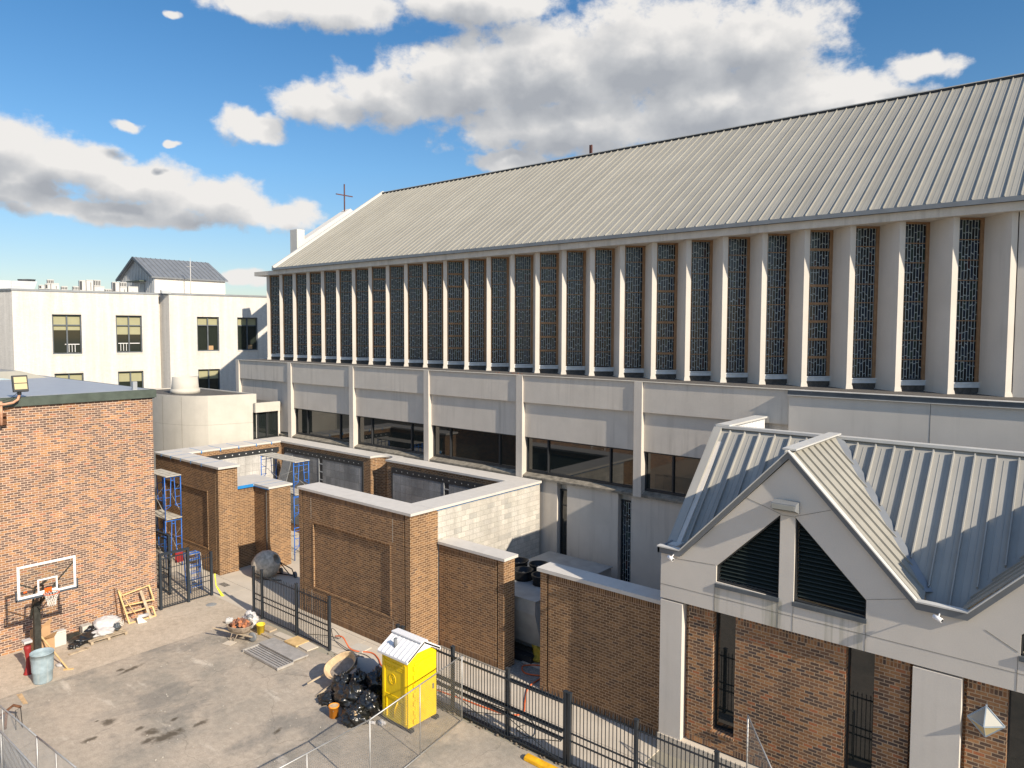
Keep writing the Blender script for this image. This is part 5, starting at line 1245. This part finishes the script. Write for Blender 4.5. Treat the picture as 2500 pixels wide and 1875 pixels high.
# leaning wooden frame
wf = thing('stud_wall_piece', 'unfinished pine stud frame leaning against the brick wall near the gate', 'frame', (-30.7, 12.6, 0))
def wpt(u, v): return Vector((-30.55-.42*v/1.35, 12.08+u+v*(-.17), v*1.0))
p = MB()
for (a, b_, w) in (((0,0),(0,1.35),.06),((1.05,0),(1.05,.40),.06),((1.18,.62),(1.18,1.28),.06),((.0,.02),(1.05,.02),.06),((0,.42),(1.05,.42),.05),((0,.72),(1.18,.66),.05),((0,1.12),(1.18,1.25),.05)):
    p.bar(wpt(*a), wpt(*b_), w, .07, (1,0,.3))
p.build('studs', 'pine', wf)
MB().bar(wpt(.82,-.02)+Vector((.08,0,0)), wpt(.78,1.15)+Vector((.08,0,0)), .11, .03, (1,0,.3)).build('stud', 'weathered_wood', wf, label='grey weathered stud')
bm = thing('broom', 'broom leaning head down across the pine frame', 'broom', (-30.3, 12.4, 0))
MB().tube([(-30.35,12.35,.22),(-30.95,11.85,1.42)], .016, 8).build('handle', 'pine', bm)
MB().prism([(-30.35,12.28,.24),(-30.30,12.42,.24),(-30.18,12.62,.0),(-30.28,12.3,.0)], (.05,0,.02)).build('head', 'rope_white', bm)
rlb = thing('plastic_roll', 'white rolled plastic lying across the foot of the pine frame', 'roll', (-30.45, 12.6, 0.1))
MB().tube([(-30.5,12.38,.20),(-30.52,12.82,.17)], .075, 14).build('roll', 'white_bag', rlb)
rb_ = thing('steel_rod', 'thin rusty steel rods leaning upright on the brick wall left of the pine frame', 'rod', (-30.95, 11.8, 0))
MB().tube([(-30.85,11.8,0),(-31.02,11.72,1.5)], .014, 6).tube([(-30.8,12.0,0),(-31.02,11.88,1.25)], .012, 6).build('rods', 'rusty_iron', rb_)

# ================================================================== yard items
def barrow(name, label, loc, rot, tray, tilt=0, k=1.0, roll=0):
    o = thing(name, label, 'wheelbarrow', loc)
    M = Matrix.Translation(loc) @ Matrix.Rotation(rot,4,'Z') @ Matrix.Rotation(tilt,4,'Y') @ Matrix.Rotation(roll,4,'X') @ Matrix.Scale(k,4)
    # local: +x towards the wheel, origin under the tray
    t = MB(); nx = 28
    def rimp(k, z, s):
        a = 2*math.pi*k/nx; x = .52*math.cos(a); y = .36*math.sin(a)*(1-.12*math.cos(a))
        ex = abs(math.cos(a))**.7*math.copysign(1, math.cos(a)); return M @ Vector((.50*s*ex+(.06 if z > .4 else .12), y*s*1.05, z))
    rings = [(.62,1.0,),(.62,1.04),(.60,1.0),(.46,.82),(.36,.60),(.34,.3),(.34,.02)]
    i0 = len(t.v)
    for (z, s) in [(.60,1.03),(.625,1.06),(.625,1.0),(.60,.97),(.47,.83),(.37,.62),(.345,.4),(.345,.02)]:
        for k in range(nx): t.v.append(rimp(k, z, s))
    for r_i in range(7):
        for k in range(nx): t.f.append((i0+r_i*nx+k, i0+(r_i+1)*nx+k, i0+(r_i+1)*nx+(k+1) % nx, i0+r_i*nx+(k+1) % nx)); t.sm.append(True)
    i1 = len(t.v)
    for (z, s) in [(.60,1.03),(.45,.86),(.345,.64),(.325,.3),(.325,.02)]:
        for k in range(nx): t.v.append(rimp(k, z, s))
    for r_i in range(4):
        for k in range(nx): t.f.append((i1+r_i*nx+k, i1+r_i*nx+(k+1) % nx, i1+(r_i+1)*nx+(k+1) % nx, i1+(r_i+1)*nx+k)); t.sm.append(True)
    t.build('tray', tray, o)
    h = MB()
    for s in (-1, 1): h.bar(M@Vector((-1.0,.30*s,.46)), M@Vector((.72,.14*s,.26)), .045, .045)
    h.build('handle', 'weathered_wood', o)
    l = MB()
    for s in (-1, 1): l.tube([M@Vector((-.12,.25*s,.34)), M@Vector((-.24,.25*s,.02)), M@Vector((-.05,.25*s,.01)), M@Vector((.1,.22*s,.3))], .016, 6)
    l.bar(M@Vector((-.2,-.25,.1)), M@Vector((-.2,.25,.1)), .02, .02).build('leg', tray, o)
    MW2 = M @ Matrix.Translation((.62,0,.19)) @ Matrix.Rotation(R_(90),4,'X')
    MB().lathe((0,0,0), [(.10,-.035),(.17,-.04),(.19,0),(.17,.04),(.10,.035)], 20, MW2).build('wheel', 'plastic_grey', o)
    return o, M
o, M = barrow('wheelbarrow', 'wheelbarrow heaped with broken bricks and rubble near the iron fence', (-25.75,14.2,0), R_(22), 'barrow_steel')
rbm = MB(); rb2 = MB()
for i in range(46):
    a = random.random()*6.28; r = random.random()**.6; x = .06+.40*r*math.cos(a); y = .27*r*math.sin(a); z = .60+.16*(1-r*r)+random.uniform(-.03,.04)
    Q = M @ Matrix.Translation((x,y,z)) @ Matrix.Rotation(random.uniform(0,3),4,'Z') @ Matrix.Rotation(random.uniform(-.7,.7),4,'X') @ Matrix.Rotation(random.uniform(-.6,.6),4,'Y')
    (rbm if i % 2 else rb2).box(-.07,.07,-.045,.045,-.035,.035,Q)
rr_ = thing('brick_rubble', 'heap of broken brick pieces filling the first wheelbarrow', 'rubble', tuple(M@Vector((0,0,.55))))
rr_['kind'] = 'stuff'
rbm.build('pieces', 'rubble', rr_); rb2.build('pieces', 'rubble_dark', rr_)
jg = thing('plastic_jug', 'white plastic jug lying on the rubble at the left end of the wheelbarrow', 'jug', tuple(M@Vector((-.4,0,.66))))
MB().box(-.13,.13,-.10,.10,-.08,.08,M@Matrix.Translation((-.42,-.02,.70))@Matrix.Rotation(.5,4,'Z')@Matrix.Rotation(.4,4,'X')).build('body', 'unit_white', jg, bevel=.03)
MB().tube([M@Vector((-.50,-.02,.80)), M@Vector((-.45,-.02,.84)), M@Vector((-.38,-.02,.80))], .014, 6).build('handle', 'unit_white', jg)
tr_ = thing('crumpled_wrapping', 'crumpled white and blue wrapping lying behind the brick rubble', 'wrapping', (-26.2,14.85,0))
MB().blob((-26.25,14.95,.42),(.34,.26,.30),seed=31,amp=.55,fr=2.6,flat=.9).build('paper', 'white_bag', tr_); MB().blob((-26.05,14.85,.62),(.12,.12,.1),seed=33,amp=.4).build('cloth', 'flashing_light', tr_)
yb_ = thing('yellow_bucket', 'yellow plastic bucket behind the rubble wheelbarrow', 'bucket', (-25.3,14.95,0))
MB().lathe((-25.62,15.05,0), [(.13,0),(.16,.36),(.175,.36),(.175,.40),(.15,.40),(.12,.05),(0,.05)], 20).build('body', 'yellow_bucket', yb_)
o2, M2 = barrow('wheelbarrow', 'wheelbarrow tipped up on its wheel with dried mortar in its tray', (-19.85,14.75,.17), R_(72), 'barrow_tan', tilt=R_(-26), k=1.08, roll=R_(20))
MB().poly([M2@Vector((.07+.44*math.cos(R_(a)),.27*math.sin(R_(a)),.445)) for a in range(0,360,20)]).build('dried_mortar', 'mortar_dry', o2)
# planks
pk = thing('scaffold_planks', 'ribbed aluminium scaffold plank lying on the asphalt, nearer the camera', 'plank', (-23.4,14.05,0), 'aluminium planks on the asphalt')
p = MB(); q = B(-24.6,-22.3,13.72,13.75,.02,.10).box(-24.6,-22.3,14.30,14.33,.02,.10)
for i in range(5): q.box(-24.55,-22.33,13.77+i*.107,13.84+i*.107,.055,.075)
q.box(-24.62,-24.57,13.70,14.36,.02,.11).box(-22.33,-22.28,13.70,14.36,.02,.11).build('plank', 'aluminium_plank', pk)
pk = thing('scaffold_planks', 'flat pale scaffold plank lying on the asphalt, farther from the camera', 'plank', (-23.6,14.7,0), 'aluminium planks on the asphalt')
B(-24.7,-22.4,14.42,15.05,.05,.11).box(-24.65,-22.45,14.44,14.47,.0,.05).box(-24.65,-22.45,15.0,15.03,.0,.05).build('plank', 'aluminium_plank', pk)
for (x0,x1,y0_,y1_,z,rz,lab,mt) in ((-24.2,-23.45,15.2,15.8,.05,.03,'square tan board lying beside the iron fence','pine'),(-23.5,-22.8,15.3,15.78,.03,-.05,'grey stone slab lying flat beside the square tan board','concrete_walk'),(-26.5,-25.4,15.25,15.6,.06,.08,'wide wooden board lying along the foot of the iron fence','weathered_wood'),(-26.2,-24.6,14.98,15.10,.04,.02,'long narrow batten left of the tan boards','weathered_wood'),(-25.1,-24.2,15.3,15.6,.03,.05,'thin pale strip of board between the batten and the tan board','concrete_walk'),(-21.9,-21.2,16.5,17.0,.03,.1,'square tan board on the walkway behind the iron fence','cream_concrete'),(-25.9,-25.5,13.6,13.95,.01,.3,'small flat tile of mortar by the wheelbarrow leg','concrete_walk')):
    o = thing('loose_board', lab, 'board', ((x0+x1)/2,(y0_+y1_)/2,0), 'loose boards near the iron fence')
    MB().box(-(x1-x0)/2,(x1-x0)/2,-(y1_-y0_)/2,(y1_-y0_)/2,.013,z+.02,Matrix.Translation(((x0+x1)/2,(y0_+y1_)/2,0))@Matrix.Rotation(rz,4,'Z')).build('board', mt, o)
# rubbish
ob = thing('orange_bucket', 'orange plastic bucket in front of the black rubbish bags', 'bucket', (-18.28,13.2,0))
MB().lathe((-18.28,13.18,0), [(.135,0),(.15,.33),(.165,.33),(.165,.37),(.145,.37),(.13,.2),(0,.2)], 22).build('body', 'orange_bucket', ob)
MB().tube([(-18.28+.165*math.cos(R_(a)), 13.18-.05+.165*math.sin(R_(a))*.5-.10, .30-.10*math.sin(R_(a))) for a in range(0,181,20)], .005, 5).build('handle', 'galvanised', ob)
MB().poly([(-18.28+.14*math.cos(R_(a)), 13.18+.14*math.sin(R_(a)), .355) for a in range(0,360,20)]).build('lid', 'barrow_tan', ob)
BG = [(-18.35,13.95,.30,.52,.42,.36,'largest wrinkled black bag in the middle of the rubbish heap'),(-17.55,13.42,.20,.36,.32,.26,'torn black bag showing tan scraps at the near end of the heap'),(-17.6,14.0,.28,.38,.36,.34,'black bag behind the torn one'),(-19.2,14.2,.32,.30,.30,.32,'upright knotted black bag at the far side of the heap'),(-18.0,14.75,.42,.34,.34,.50,'tall dark green-black bag next to the portable toilet'),(-19.15,13.62,.12,.30,.25,.15,'small flat black bag at the left edge of the heap'),(-18.75,14.5,.34,.26,.26,.42,'narrow black bag with a knotted top between the sheet and the heap')]
for k, (x, y, z, rx, ry_, rz, lab) in enumerate(BG):
    o = thing('rubbish_bag', lab, 'rubbish bag', (x, y, 0), 'black rubbish bags')
    mb = MB().blob((x, y, z), (rx, ry_, rz), seed=40+k, amp=.38, fr=1.9, nu=44, nv=28, flat=.85, ridge=.42)
    if k in (3, 4, 6): mb.blob((x, y, z+rz*1.05), (.07,.06,.12), seed=60+k, amp=.5, nu=12, nv=8)
    mb.build('plastic', 'black_plastic', o)
    if k == 1: MB().blob((x+.12,y-.12,z+.16),(.13,.12,.08),seed=3,amp=.5,nu=16,nv=10).build('scraps', 'barrow_tan', o)
gs = thing('grey_sheet', 'bent pale grey sheet standing behind the rubbish bags', 'sheet', (-18.9,15.0,0))
MB().prism([(-19.45,14.9,.2),(-19.35,14.95,.95),(-18.75,15.1,1.02),(-18.25,15.15,.75),(-18.15,15.1,.0),(-18.9,14.95,0)], (0,.03,0)).build('sheet', 'sheet_grey', gs)
gt2 = thing('grey_tub', 'round grey tub half hidden behind the portable toilet', 'tub', (-18.3,15.35,0))
MB().lathe((-17.75,15.32,0), [(.24,0),(.30,.5),(.32,.5),(.32,.53),(.29,.53),(.22,.05),(0,.05)], 24).build('tub', 'sheet_grey', gt2)
cup = thing('clear_bottles', 'crushed clear plastic bottles by the corner of the portable toilet', 'bottles', (-16.9,13.7,0))
MB().tube([(-17.15,13.62,.05),(-16.95,13.72,.05)], .05, 10).blob((-16.8,13.85,.07),(.16,.1,.07),seed=8,amp=.5,nu=14,nv=8).build('plastic', 'white_bag', cup)
sc_ = MB(); rs = random.Random(5)
for i in range(120):
    x = rs.uniform(-27, -15.5); y = rs.uniform(6.5, 15.2)
    if i % 3 == 0: x = rs.gauss(-24.5, 1.6); y = rs.gauss(14.2, .8)
    if y > 15.4: continue
    r = rs.uniform(.008, .024); sc_.box(-r, r, -r*.6, r*.6, .002, .012+r*.3, Matrix.Translation((x, y, 0)) @ Matrix.Rotation(rs.random()*3, 4, 'Z'))
sco = sc_.build('scattered_scraps', 'scaffold_board'); sco['kind'] = 'stuff'; sco['label'] = 'tiny chips and scraps scattered over the asphalt yard'
# curb stop, hoses, tape, drain cover
bl_ = thing('parking_stop', 'worn yellow parking curb in front of the iron gate', 'parking stop', (-11.6,15.35,0))
MB().prism([(-12.35,15.22,0),(-12.35,15.24,.10),(-12.32,15.30,.15),(-12.32,15.40,.15),(-12.35,15.46,.10),(-12.35,15.48,0)][::-1], (2.2,-.02,0)).build('curb', 'yellow_paint', bl_, bevel=.02)
ho = thing('orange_hose', 'orange hose snaking over the walkway behind the iron fences', 'hose', (-20,16.8,0))
hp = [(-22.6,16.4,.3),(-22.2,16.45,.35),(-21.6,16.4,.06),(-20.9,16.75,.035),(-20.3,16.6,.035),(-19.7,16.3,.035),(-18.6,16.2,.035),(-17.2,16.35,.035),(-16.0,16.5,.035),(-14.9,16.6,.035),(-14.2,16.75,.035),(-13.9,17.1,.035),(-14.3,17.7,.035),(-14.8,18.5,.035),(-14.9,19.4,.05),(-15.3,20.0,.06),(-15.9,19.6,.05),(-15.5,19.2,.05),(-14.9,19.5,.06),(-15.0,20.3,.08),(-14.7,20.9,.1)]
def smooth_path(pts, k=6):
    P = [Vector(p) for p in pts]; out = []
    for i in range(len(P)-1):
        p0 = P[max(i-1,0)]; p1 = P[i]; p2 = P[i+1]; p3 = P[min(i+2,len(P)-1)]
        for j in range(k):
            t = j/k; out.append(.5*((2*p1)+(-p0+p2)*t+(2*p0-5*p1+4*p2-p3)*t*t+(-p0+3*p1-3*p2+p3)*t**3))
    out.append(P[-1]); return out
MB().tube(smooth_path(hp), .024, 7).build('hose', 'hose_orange', ho)
hb = thing('black_hose', 'black hose coiled through the short iron fence and along the walkway', 'hose', (-22,16.5,0))
MB().tube(smooth_path([(-24.1,16.2,.03),(-23.4,16.6,.03),(-22.7,16.7,.1),(-22.5,16.3,.6),(-22.35,16.05,.75),(-22.3,16.15,.3),(-21.8,16.3,.03),(-20.9,16.5,.03),(-19.8,16.35,.03),(-18.5,16.9,.03),(-16.5,16.8,.03),(-14.8,16.9,.03),(-13.6,17.0,.03),(-13.0,16.6,.03),(-12.9,16.2,.03),(-13.5,16.3,.03),(-13.4,16.7,.03)]), .012, 6).build('hose', 'hose_black', hb)
ty = thing('caution_tape', 'strip of yellow caution tape tied to the gate post', 'tape', (-31.0,15.95,0))
MB().prism([(-30.95,15.92,1.0),(-30.95,15.98,1.0),(-30.9,16.0,.45),(-30.6,16.05,.02),(-30.5,16.15,.02),(-30.85,15.93,.45)], (.008,0,.0)).build('tape', 'tape_yellow', ty)
mh = thing('manhole_cover', 'round metal drain cover flush with the concrete near the gate', 'manhole cover', (-30.0,15.25,0))
MB().lathe((-30.0,15.28,.007), [(.22,0),(.22,.006),(.20,.008),(0,.008)], 24).build('lid', 'chiller_metal', mh)
dg = thing('drain_grate', 'slotted drain grate in the walkway near the courtyard entrance', 'drain', (-31.5,16.9,0))
q = MB()
for i in range(7): q.box(-32.2+i*.09,-32.15+i*.09,16.75,17.05,.012,.017)
q.build('grate', 'dark_trim', dg)
rp_ = thing('rusty_pipe', 'bent rusty pipe sticking up behind the lower left chain link fence', 'pipe', (-25.3,6.6,0))
MB().tube([(-25.2,6.35,0),(-25.25,6.4,.35),(-25.3,6.45,.52),(-25.25,6.6,.63),(-25.1,6.75,.56)], .04, 8).tube([(-25.3,6.2,.42),(-25.25,6.45,.50)], .03, 8).build('pipe', 'rusty_iron', rp_)
rw = thing('metal_hoop', 'thin dark wire hoop standing beside the rusty pipe', 'hoop', (-25.0,6.6,0))
MB().tube([(-24.9,6.55,0),(-24.9,6.55,.6),(-24.95,6.7,.62),(-24.9,6.72,0)], .012, 6).build('wire', 'dark_trim', rw)
jn = thing('debris_heap', 'heap of rags and scrap inside the lower left fence corner', 'debris', (-23.0,5.4,0)); jn['kind'] = 'stuff'
MB().blob((-22.6,5.05,.12),(.7,.35,.2),seed=70,amp=.5,flat=.6).blob((-23.3,5.0,.1),(.4,.25,.16),seed=71,amp=.5,flat=.6).build('scraps', 'weathered_wood', jn)
# mixer
mx_ = thing('cement_mixer', 'dusty overturned cement mixer drum in the shade behind the iron fence', 'cement mixer', (-31.4,18.9,0))
MXM = Matrix.Translation((-31.35,18.8,.66)) @ Vector((.80,.42,.48)).to_track_quat('Z','Y').to_matrix().to_4x4()
MB().lathe((0,0,0), [(.0,-.70),(.30,-.66),(.52,-.50),(.65,-.2),(.66,.05),(.58,.30),(.40,.52),(.27,.60),(.23,.60),(.27,.5),(.2,.1),(0,.05)], 30, MXM).build('drum', 'mixer_shell', mx_)
MB().tube([(-30.9,19.2,.75),(-30.7,19.6,.1)], .025, 6).tube([(-30.9,19.2,.75),(-30.3,19.5,.45),(-30.2,19.6,.05)], .025, 6).tube([(-31.3,19.3,.08),(-30.2,19.7,.08)], .03, 6).tube([(-31.2,18.4,.05),(-30.3,18.9,.05)], .03, 6).build('frame', 'dark_trim', mx_)
for (x, y) in ((-30.25,19.6),(-31.3,19.5)): MB().tube([(x,y,.15),(x,y+.07,.15)], .15, 14).build('wheel', 'plastic_grey', mx_)
# service yard
cl_ = thing('chiller_unit', 'large grey chiller with black fan rings in the service yard', 'chiller', (-17,22.3,0))
MB().box(-18.7,-15.55,20.6,24.8,.25,2.38).prism([(-18.7,19.8,2.38),(-18.7,20.6,2.38),(-18.7,20.6,.6),(-18.7,20.2,.6),(-18.7,19.8,1.9)][::-1], (3.15,0,0)).build('casing', 'chiller_metal', cl_)
MB().box(-18.72,-15.5,19.76,24.85,2.38,2.42).build('top', 'chiller_metal', cl_)
for (x, y) in ((-17.35,21.35),(-18.2,22.1),(-16.45,21.35),(-17.35,22.3)):
    MB().lathe((x,y,2.42), [(.36,0),(.34,.10),(.36,.20),(.36,.30),(.40,.34),(.40,.37),(.34,.37),(.31,.1),(0,.08)], 26).build('fan_ring', 'fan_black', cl_)
    MB().lathe((x,y,2.50), [(.10,0),(.10,.14),(.04,.18),(0,.18)], 14).build('fan_motor', 'galvanised', cl_)
B(-18.0,-17.0,19.9,20.2,0,.25).box(-16.9,-15.8,19.9,20.2,0,.25).box(-18.0,-15.8,24,24.4,0,.25).build('base', 'dark_trim', cl_)
eb = thing('utility_cabinet', 'grey utility cabinet against the church wall in the service yard', 'cabinet', (-15.3,24.9,0))
B(-15.45,-14.9,24.6,25.2,0,1.15).box(-15.47,-14.88,24.58,25.22,1.15,1.19).build('box', 'chiller_metal', eb)
tcn = thing('traffic_cone', 'small bright orange traffic cone in front of the narrow stained slot window', 'traffic cone', (-15.35,24.85,1.19))
MB().box(-15.5,-15.2,24.7,25.0,1.19,1.22).build('base', 'orange_cone', tcn); MB().lathe((-15.35,24.85,1.22), [(.12,0),(.03,.55),(.02,.56),(0,.56)], 16).build('cone', 'orange_cone', tcn)
tp_ = thing('yellow_tarp', 'rumpled yellow and green tarp heap in the gap between the screen walls', 'tarp', (-15.6,20.6,0))
MB().blob((-15.6,20.55,.25),(.55,.4,.35),seed=80,amp=.5,flat=.6,ridge=.3).build('tarp', 'tarp_yellow', tp_)
MB().blob((-14.9,20.4,.12),(.3,.2,.12),seed=82,amp=.5,flat=.6).build('rag', 'flashing_green', tp_)
for o in bpy.data.objects:
    if '_w' in o: del o['_w']
